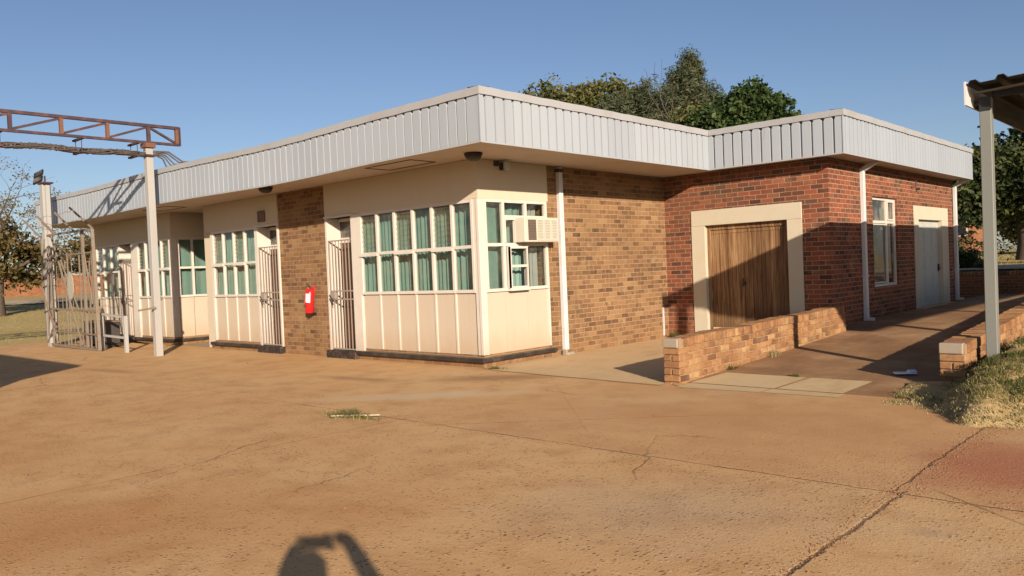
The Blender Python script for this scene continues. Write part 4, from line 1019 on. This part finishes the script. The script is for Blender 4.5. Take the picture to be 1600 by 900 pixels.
# ------------------------------------------------------------------ far walls, houses, trees
BW = thing('boundary_wall', 'orange brick boundary wall beyond the dry field on the left', 'wall', (-55, 0, 0))
mb = MB(); mb.box(-.15, .15, -60, 60, .6, 2.42); mb.build('wall_face', M['far_brick'], BW)
mb = MB()
for i in range(31): mb.box(-.24, .24, -60+4*i-.2, -60+4*i+.2, .6, 2.50)
mb.build('pier', M['far_brick'], BW)
mb = MB(); mb.box(-.2, .2, -60, 60, 2.42, 2.48); mb.build('coping', M['kerb'], BW)
def house(x, y, z, w, d, h, label, rot=0):
    t = thing('house', label, 'house', (x, y, z)); t.rotation_euler.z = rot
    MB().box(-w/2, w/2, -d/2, d/2, -.5, h).build('wall', M['far_brick'], t)
    V = [(-w/2-.5, -d/2-.5, h), (w/2+.5, -d/2-.5, h), (w/2+.5, d/2+.5, h), (-w/2-.5, d/2+.5, h), (-w/2+.8, 0, h+1.7), (w/2-.8, 0, h+1.7)]
    raw('roof', V, [(0, 1, 5, 4), (2, 3, 4, 5), (0, 4, 3), (1, 2, 5), (3, 2, 1, 0)], M['tile_roof'], t)
    for k in (-.3, .3):
        MB().box(w*k-.6, w*k+.6, -d/2-.03, -d/2+.05, 1.0, 2.1).build('window', M['white'], t); MB().box(w*k-.52, w*k+.52, -d/2-.04, -d/2-.032, 1.08, 2.02).build('pane', M['black'], t)
house(-4.6, 44, 1.3, 3.2, 5, 2.1, 'small brick outbuilding glimpsed under the big tree on the right')
house(-74, 2, 1.2, 10, 8, 2.7, 'brick house behind the boundary wall on the left', R_(90))

def limb(mb, p, d, L, r, depth, tips, rg, spread=.55, upb=.25, kids=(2, 3), wob=.25):
    pts = [p]; dd = d.normalized(); n = 4; rr = [r]
    for i in range(n):
        dd = (dd+Vector((rg.uniform(-wob, wob), rg.uniform(-wob, wob), rg.uniform(-wob, wob)*.6+upb*.12))).normalized()
        pts.append(pts[-1]+dd*L/n); rr.append(r*(1-.45*(i+1)/n))
    mb.tube(pts, rr, 6 if depth > 1 else 5, False)
    if depth <= 2: tips += [pts[2], pts[3]]
    if depth == 0: tips.append(pts[-1]); return
    for k in range(rg.randint(*kids)):
        a = rg.uniform(0, 6.28); o = dd.orthogonal().normalized(); o.rotate(Matrix.Rotation(a, 3, dd))
        nd = (dd*(1-spread*.5)+o*spread*rg.uniform(.8, 1.5)+Vector((0, 0, upb))).normalized()
        limb(mb, pts[rg.choice((2, 3, 4, 4))], nd, L*rg.uniform(.6, .85), rr[-1]*.8, depth-1, tips, rg, spread, upb, kids, wob)
def leaves(centres, rad, n, size, rg, flat=.75, aspect=.55, droop=0.0, blob_t=True):
    V = []; F = []; T = []
    for c in centres:
        ct = rg.uniform(-.25, .25) if blob_t else 0; cr_ = rad*rg.uniform(.6, 1.25)
        for _ in range(n):
            v = Vector((rg.gauss(0, 1), rg.gauss(0, 1), rg.gauss(0, 1)*flat)); v = v.normalized()*cr_*rg.random()**.45
            p = c+v; s = size*rg.uniform(.6, 1.3)
            a = Vector((rg.gauss(0, 1), rg.gauss(0, 1), rg.gauss(0, .7)-droop)).normalized(); b = a.cross(Vector((rg.gauss(0, 1), rg.gauss(0, 1), rg.gauss(0, 1)))).normalized()
            k = len(V); V += [p-a*s, p+b*s*aspect, p+a*s, p-b*s*aspect]; F.append((k, k+1, k+2, k+3)); T.append(clamp(.5+ct+rg.uniform(-.3, .3)))
    return V, F, T
def tree(x, y, z, h, crown, mat, label, seed, n=60, size=.11, rad=.7, trunk_r=.2, trunk_h=None, extra=0, aspect=.55, droop=0., depth=3, flat=.8, name='tree', spread=.6, cat='tree', group=None, filt=None, bare=0):
    """crown: list of (dx,dy,dz,rx,ry,rz) lobes relative to base; limbs grow inside, leaf clumps fill lobes unevenly"""
    rg = random.Random(seed); t = thing(name, label, cat, (x, y, z), group)
    th = trunk_h or h*.3; mb = MB(); tips = []
    mb.tube([Vector((0, 0, -.15)), Vector((.02, .01, th*.3)), Vector((rg.uniform(-.1, .1), rg.uniform(-.1, .1), th))], [trunk_r*1.25, trunk_r, trunk_r*.85], 9, False)
    top = Vector((0, 0, th)); cs = []
    for (dx, dy, dz, rx, ry, rz_) in crown:
        c = Vector((dx, dy, dz)); d = c-top
        limb(mb, top*rg.uniform(.8, 1), d, d.length*.42, trunk_r*.55, depth, tips, rg, spread)
        m = int(14+rx*ry*rz_*13+extra)
        for _ in range(m):
            v = Vector((rg.gauss(0, 1), rg.gauss(0, 1), rg.gauss(0, 1))).normalized()*(rg.random()**.30)
            v *= 1+.22*math.sin(v.x*5+seed)*math.sin(v.z*4+v.y*3)
            cs.append(c+Vector((v.x*rx, v.y*ry, v.z*rz_)))
        if filt: cs = [c for c in cs if filt(c)]
    mb.build('trunk', M['bark'], t, True)
    if bare: 
        pass
    V, F, T = leaves(cs, rad, n, size, rg, flat, aspect, droop)
    raw('crown', V, F, mat, t, T)
    return t
# row of olive-coloured trees behind the left half of the roof
tree(-18.4, 24.2, .9, 10.0, [(-.9, -1.2, 8.7, 1.1, 1.1, 1.0), (.5, -.3, 8.9, 1.2, 1.1, 1.15), (1.4, .5, 8.7, 1.1, 1.1, 1.1), (0, 0, 7.4, 2.4, 1.8, 1.3)], M['leaf_olive'], 'broad olive brown tree rising behind the roof, nearest the front corner', 3, 60, .115, .55, .25, name='tree', extra=14)
tree(-15.9, 25.9, .9, 10.2, [(-.7, -.7, 8.9, 1.1, 1.1, 1.1), (.1, 0, 9.1, 1.2, 1.1, 1.0), (.75, .6, 8.5, .9, .9, 1.2), (0, 0, 7.4, 1.9, 1.8, 1.4)], M['leaf_olive'], 'round topped olive brown tree behind the roof, left of the feathery tree', 11, 60, .115, .55, .25, name='tree', extra=14)
# feathery grey-green tree with a pointed top
tree(-10.4, 24.0, .9, 10.0, [(-1.9, -1.75, 7.0, 1.1, 1.0, 1.4), (-1.0, -.95, 8.0, 1.15, 1.0, 1.1), (-2.4, -2.2, 7.6, .4, .4, .6), (1.3, 1.2, 7.3, .8, .8, 1.0), (0, 0, 6.4, 2.4, 2.2, 1.2), (-1.05, -1.0, 6.9, 1.1, 1.0, 1.5), (.0, .0, 7.5, 1.5, 1.3, 1.3), (.85, .85, 7.0, 1.1, 1.0, 1.3), (.05, .1, 8.6, .8, .8, .9), (.22, .25, 9.35, .36, .35, .65)], M['leaf_grey'], 'tall feathery grey green tree with pointed top behind the roof', 21, 110, .14, .50, .25, aspect=.17, droop=.3, name='feathery_tree', extra=12)
# right-hand broadleaf trees
tree(-7.6, 21.4, .9, 8.0, [(-.3, -.3, 6.2, .85, .8, .9), (.35, .3, 5.8, .8, .8, .9), (0, 0, 5.3, 1.2, 1.2, .9)], M['leaf_olive'], 'yellowish tree tucked between the feathery tree and the dark round tree', 31, 75, .10, .45, .2, extra=10)
tree(-5.6, 20.4, .9, 8.3, [(-1.1, -1.0, 5.7, .75, .75, .75), (.1, .1, 6.75, .8, .75, .75), (.6, .6, 6.2, .75, .75, .8), (-.3, -.2, 6.1, .8, .8, .9), (.95, .95, 5.6, .6, .6, .5), (-.1, .1, 5.2, 1.4, 1.3, .9)], M['leaf_dark'], 'dark green round crowned tree behind the roof of the red brick wing', 41, 85, .105, .40, .22, extra=12)
# big dense tree behind the carport, and its shrubs
tree(3.1, 23.0, 1.25, 7.8, [(-1.5, -1.0, 2.6, 1.0, 1.0, .85), (-1.0, -.6, 3.0, .9, .9, .75), (-.3, .2, 3.1, 1.2, 1.2, 1.0), (.9, .6, 4.2, 1.2, 1.2, 1.2), (1.2, .8, 3.6, 1.5, 1.4, 1.4), (.6, -.8, 2.2, 1.5, 1.3, .8), (2.6, 1.4, 3.0, 1.5, 1.4, 1.4), (1.9, 1.1, 5.4, 1.3, 1.2, 1.1), (2.6, 1.6, 4.9, 1.4, 1.4, 1.3), (-1.5, -1.3, 2.0, 1.0, 1.0, .8), (-.4, -.6, 1.9, 1.1, 1.0, .7), (-2.0, -1.4, 2.7, .7, .7, .7)], M['leaf_right'], 'big dense dark green tree seen past the carport post', 51, 80, .10, .50, .30, trunk_h=1.4, extra=16)
tree(.6, 35.6, 1.35, 5.0, [(-.3, 0, 2.2, 1.2, 1.3, 1.2), (.9, 0, 2.6, 1.4, 1.4, 1.3), (2.2, 0, 2.0, 1.4, 1.3, 1.2), (.9, 0, 1.0, 1.8, 1.4, .8)], M['leaf_olive'], 'low olive tree farther back, right of the carport post', 81, 70, .12, .55, .2, trunk_h=.9, extra=8)
tree(3.4, 34.5, 1.35, 5.5, [(-1.6, 0, 2.4, 1.6, 1.3, 1.4), (.4, 0, 3.0, 1.6, 1.4, 1.5), (2.2, 0, 2.2, 1.5, 1.3, 1.4), (0, 0, 1.2, 2.4, 1.4, .8)], M['leaf_right'], 'dark leafy tree farther back under the carport roof edge', 82, 70, .12, .55, .2, trunk_h=.9, extra=8)
for (x, y, s, sd, lb) in ((2.35, 18.6, .55, 61, 'low dark bush by the path left of the carport post'), (.9, 22.6, .95, 62, 'rounded green bush behind the far downpipe')):
    rg = random.Random(sd); t = thing('bush', lb, 'bush', (x, y, terrain(x, y)))
    cs = [Vector((rg.gauss(0, .5)*s, rg.gauss(0, .5)*s, abs(rg.gauss(.5, .35))*s)) for _ in range(34)]
    V, F, T = leaves(cs, .35*s, 60, .06, rg); raw('foliage', V, F, M['leaf_right'], t, T)
    mb = MB()
    for k in range(4): mb.tube([(0, 0, -.05), (rg.uniform(-.2, .2)*s, rg.uniform(-.2, .2)*s, .6*s)], .02, 5)
    mb.build('stem', M['bark'], t)
# half-bare tree at the left, full below
def left_tree(x, y, z, label, seed, crown, hh, bare_lobes, mat='leaf_yellow', n=45):
    rg = random.Random(seed); t = thing('tree', label, 'tree', (x, y, z)); mb = MB(); tips = []
    mb.tube([Vector((0, 0, -.2)), Vector((.05, 0, .8)), Vector((.0, .1, 1.7))], [.34, .26, .22], 9, False)
    for (dx, dy, dz, L) in bare_lobes:
        limb(mb, Vector((0, .1, 1.6)), Vector((dx, dy, dz)), L*.50, .12, 4, tips, rg, .6, .10, (2, 3), .3)
    mb.build('trunk', M['bark'], t, True)
    cs = []
    for (dx, dy, dz, rx, ry, rz_) in crown:
        for _ in range(int(12+rx*ry*rz_*6)):
            v = Vector((rg.gauss(0, 1), rg.gauss(0, 1), rg.gauss(0, 1))).normalized()*(rg.random()**.35)
            cs.append(Vector((dx+v.x*rx, dy+v.y*ry, dz+v.z*rz_)))
    hi = [p for p in tips if rg.random() < .32]
    V, F, T = leaves(cs, .55, n, .12, rg)
    V2, F2, T2 = leaves(hi, .34, 14, .055, rg, blob_t=False); k = len(V)
    V += V2; F += [tuple(i+k for i in f) for f in F2]; T += [min(1, u+.25) for u in T2]
    raw('crown', V, F, M[mat], t, T); return t
left_tree(-31.0, 1.6, .45, 'half bare tree with yellow green leaves left of the floodlight post', 71,
          [(-.3, -1.2, 2.5, 1.2, 1.2, .8), (.2, .4, 2.7, 1.2, 1.2, .8), (.5, 1.9, 2.3, 1.1, 1.1, .8), (-.2, -2.6, 2.3, 1.2, 1.2, .9), (.0, .3, 1.7, 1.0, 1.6, .5), (-.2, -.4, 3.5, 1.2, 1.5, .45)], 6,
          [(-.4, -.9, 1.4, 3.9), (.3, .8, 1.5, 3.8), (0, .1, 1.6, 4.2), (.6, -.3, 1.4, 3.9), (-.5, .4, 1.5, 3.8), (0, -1.4, 1.2, 3.9), (.2, 1.4, 1.0, 3.6)], n=70)
left_tree(-33.0, 8.2, .5, 'brownish leafy tree seen through the bars of the open gate', 72,
          [(0, 0, 3.1, 1.7, 1.9, 1.1), (.5, -1.8, 2.6, 1.3, 1.3, 1.0), (.2, 1.8, 2.7, 1.4, 1.4, 1.0)], 5,
          [(-.4, -.8, 1.2, 3.0), (.3, .8, 1.3, 3.0), (0, .1, 1.5, 3.2)], n=60)
left_tree(-38.0, -4.5, .6, 'leafy tree at the far left edge beyond the dry field', 73,
          [(0, 0, 3.0, 1.8, 2.0, 1.3), (0, 1.8, 2.8, 1.4, 1.4, 1.1), (0, -2, 2.8, 1.4, 1.6, 1.2)], 5,
          [(-.4, -.8, 1.3, 3.6), (.3, .8, 1.4, 3.6), (0, .1, 1.6, 3.8)], n=60)
LP = thing('fallen_rail', 'broken wooden rail leaning in the dry grass at the left edge', 'rail', (-20.5, -2.55, .1))
MB().bar((-.3, -.6, .75), (.8, .7, .05), .06).bar((-.1, -1.5, .25), (-.2, -.5, .1), .08).bar((.0, -.9, .0), (-.05, -.85, .6), .05).build('beam', M['pole'], LP)

# ------------------------------------------------------------------ weeds, litter, stones
def weed(x, y, z, label, n, sp_, h, t, mat='grass'):
    s_ = []
    for _ in range(n):
        a = rng.uniform(0, 6.28); q = abs(rng.gauss(0, .55))*(.7+.3*math.sin(a*3+x)); s_.append((x+sp_[0]*q*math.cos(a), y+sp_[1]*q*math.sin(a), z, h, 6, .03, clamp(t+rng.uniform(-.2, .2))))
    o = blades('weed_patch', s_, M[mat]); return tag(o, label, 'weeds', kind='thing')
weed(1.62, -3.72, .0, 'thin dry weed tuft growing in the middle of the yard', 230, (.42, .20), .065, .36)
weed(.28, -.06, .0, 'small green weed at the foot of the corner bay', 26, (.20, .09), .06, .15)
weed(3.62, 1.05, .04, 'green sprout at the foot of the low wall', 9, (.04, .10), .11, .15)
weed(3.63, 2.35, .09, 'dry tuft against the foot of the low wall', 26, (.05, .28), .10, .8)
weed(4.62, .80, .05, 'small dark weed in the joint of the pale paving', 14, (.10, .06), .05, .35)
weed(.18, 5.22, .02, 'green weed in the corner of the two brick walls', 18, (.12, .08), .12, .15)
P = MB(); P.bar((1.50, -3.86, .02), (1.98, -3.58, .03), .022, .012); tag(P.build('stick', M['stick']), 'pale dry stick lying across the weed tuft in the yard', 'stick')
LT = MB(); LT.box(-.13, .11, -.06, .07, 0, .012, 0, Matrix.Translation((5.72, 1.35, .075)) @ Matrix.Rotation(.5, 4, 'Z')); LT.box(-.03, .07, -.03, .03, .0, .03, 0, Matrix.Translation((5.76, 1.38, .078)) @ Matrix.Rotation(.9, 4, 'Z') @ Matrix.Rotation(.3, 4, 'X'))
tag(LT.build('litter', M['paper']), 'scrap of white paper lying on the shaded ramp', 'litter')
V = []; F = []; T = []; rg = random.Random(9)
for _ in range(2600):
    if rg.random() < .45: x = 7.14+rg.gauss(0, .06); y = rg.uniform(-6.5, -.8)
    elif rg.random() < .4: x = rg.uniform(.5, 9); y = -3.52+rg.gauss(0, .06)
    else: x = rg.uniform(2, 9.5); y = rg.uniform(-8, -1)
    s = rg.uniform(.0025, .007)*(1.4 if rg.random() < .1 else 1); k = len(V)
    o = [(rg.uniform(.6, 1.2)*s*c[0], rg.uniform(.6, 1.2)*s*c[1], s*.8*c[2]) for c in ((1, 0, 0), (0, 1, 0), (-1, 0, 0), (0, -1, 0), (0, 0, 1))]
    V += [(x+a, y+b, .001+c) for a, b, c in o]; F += [(k, k+1, k+4), (k+1, k+2, k+4), (k+2, k+3, k+4), (k+3, k, k+4)]; tt = rg.random(); T += [tt]*4
tag(raw('grit', V, F, M['loose_brick'], None, T), kind='stuff')

# ------------------------------------------------------------------ unseen canopy, added off frame and shaped to cast the shadow at the left
SH = thing('shadow_canopy', 'unseen flat canopy on posts, added to cast the shadow at the left of the yard', 'canopy', (.2, -8.3, 0))
MB().prism([(0, 0), (-5.2, .0), (-6.5, -5), (-2, -9), (4.0, -4.3)], 2.95, 3.06).build('roof_sheet', M['sheet_dark'], SH)
for (x, y) in ((-.3, -.4), (-5.0, -.4), (3.0, -4.0), (-2.0, -8.4)): MB().box(x-.05, x+.05, y-.05, y+.05, -.05, 2.95).build('post', M['post_steel'], SH)

# ------------------------------------------------------------------ the photographer (behind the lens; only the shadow is in the picture)
PB = Vector((CAM_LOC.x, CAM_LOC.y, 0)); fh = Vector((-math.sin(YAW), math.cos(YAW), 0)); rh = Vector((math.cos(YAW), math.sin(YAW), 0))
def L(r_, f_, z): return PB+rh*r_+fh*f_+Vector((0, 0, z))
def low(p, k=.865): return Vector((p.x, p.y, p.z*k))
def skin(name, chain, mat, parent, sub=2):
    """chain: dict id -> (pos, radius); edges list"""
    pts, edges, root = chain; ids = list(pts); me = bpy.data.meshes.new(name)
    me.from_pydata([pts[i][0] for i in ids], [(ids.index(a), ids.index(b)) for a, b in edges], [])
    o = bpy.data.objects.new(name, me); COL.objects.link(o); o.parent = parent; me.materials.append(mat)
    md = o.modifiers.new('skin', 'SKIN'); md.use_smooth_shade = True
    for i, k in enumerate(ids):
        sv = me.skin_vertices[0].data[i]; rr = pts[k][1]; sv.radius = rr if isinstance(rr, tuple) else (rr, rr); sv.use_root = (k == root)
    s_ = o.modifiers.new('sub', 'SUBSURF'); s_.levels = sub; s_.render_levels = sub
    return o
PE = thing('person', 'person in dark shirt and trousers holding up a phone to take the photograph', 'person')
bx, bf = .05, -.42
pts = {'pel': (L(bx, bf, .95), (.16, .12)), 'wai': (L(bx, bf, 1.12), (.145, .11)), 'che': (L(bx, bf+.02, 1.32), (.165, .12)), 'nec': (L(bx, bf+.03, 1.46), .06), 'he0': (L(bx, bf+.05, 1.55), (.075, .085)), 'he1': (L(bx, bf+.06, 1.64), (.08, .095)), 'he2': (L(bx, bf+.05, 1.71), (.055, .065)),
       'ls': (L(bx-.20, bf+.03, 1.40), .062), 'le': (L(bx-.26, bf+.20, 1.20), .046), 'lw': (L(-.13, -.055, 1.44), .030), 'lp': (L(-.10, -.035, 1.50), (.038, .02)),
       'rs': (L(bx+.20, bf+.03, 1.41), .062), 're': (L(bx+.42, bf+.08, 1.36), .046), 'rw': (L(.19, -.06, 1.53), .030), 'rp': (L(.115, -.04, 1.535), (.038, .02)),
       'lh': (L(bx-.10, bf, .90), .095), 'lk': (L(bx-.12, bf+.03, .50), .062), 'la': (L(bx-.13, bf-.02, .09), .042), 'lt': (L(bx-.14, bf+.13, .04), (.04, .035)),
       'rhp': (L(bx+.10, bf, .90), .095), 'rk': (L(bx+.12, bf+.03, .50), .062), 'ra': (L(bx+.13, bf-.02, .09), .042), 'rt': (L(bx+.14, bf+.13, .04), (.04, .035))}
pts = {k: (v[0] if k in ('lw', 'lp', 'rw', 'rp') else low(v[0]), v[1]) for k, v in pts.items()}
pts['re'] = (L(bx+.33, bf+.10, 1.33), .060); pts['rw'] = (pts['rw'][0], .042); pts['lw'] = (pts['lw'][0], .040)
ed = [('pel', 'wai'), ('wai', 'che'), ('che', 'nec'), ('nec', 'he0'), ('he0', 'he1'), ('he1', 'he2'), ('che', 'ls'), ('ls', 'le'), ('le', 'lw'), ('lw', 'lp'), ('che', 'rs'), ('rs', 're'), ('re', 'rw'), ('rw', 'rp'), ('pel', 'lh'), ('lh', 'lk'), ('lk', 'la'), ('la', 'lt'), ('pel', 'rhp'), ('rhp', 'rk'), ('rk', 'ra'), ('ra', 'rt')]
skin('body', (pts, ed, 'pel'), M['skin'], PE)
MB().lathe([(.0, .105), (.05, .10), (.088, .06), (.098, .0), (.09, -.04)], c=tuple(low(L(bx, bf+.045, 1.69))), n=16).build('hair', M['hair'], PE, True)
tp = {k: (pts[k][0], tuple(1.12*v+.008 for v in pts[k][1]) if isinstance(pts[k][1], tuple) else pts[k][1]*1.15+.008) for k in ('pel', 'wai', 'che', 'ls', 'rs', 'le', 're')}
skin('shirt', (tp, [('pel', 'wai'), ('wai', 'che'), ('che', 'ls'), ('ls', 'le'), ('che', 'rs'), ('rs', 're')], 'pel'), M['shirt'], PE)
tp = {k: (pts[k][0], tuple(1.1*v+.006 for v in pts[k][1]) if isinstance(pts[k][1], tuple) else pts[k][1]*1.12+.008) for k in ('pel', 'lh', 'lk', 'la', 'rhp', 'rk', 'ra')}
skin('trousers', (tp, [('pel', 'lh'), ('lh', 'lk'), ('lk', 'la'), ('pel', 'rhp'), ('rhp', 'rk'), ('rk', 'ra')], 'pel'), M['trouser'], PE)
for sgn, wx in ((-1, -.10), (1, .105)):
    mbf = MB()
    for k in range(4):
        z = 1.475+.022*k+(.0 if sgn < 0 else .008); ln = (.052, .062, .058, .045)[k]
        mbf.tube([L(wx, -.045, z), L(wx-sgn*.012, -.058, z+.002), L(wx-sgn*.03, -.050, z+.004), L(wx-sgn*ln, -.036, z+.004)], [.010, .010, .009, .007], 6)
    mbf.tube([L(wx, -.04, 1.47), L(wx-sgn*.01, -.020, 1.463), L(wx-sgn*.035, -.016, 1.462)], [.012, .011, .008], 6)
    mbf.build('fingers', M['skin'], PE, True)
PH = MB(); pm_ = Matrix.Translation(L(0, -.025, 1.505)) @ Matrix.Rotation(YAW, 4, 'Z')
PH.box(-.08, .08, -.0045, .0045, -.038, .038, .003, pm_); tag(PH.build('phone', M['black']), 'black phone held sideways in both hands of the photographer', 'phone')
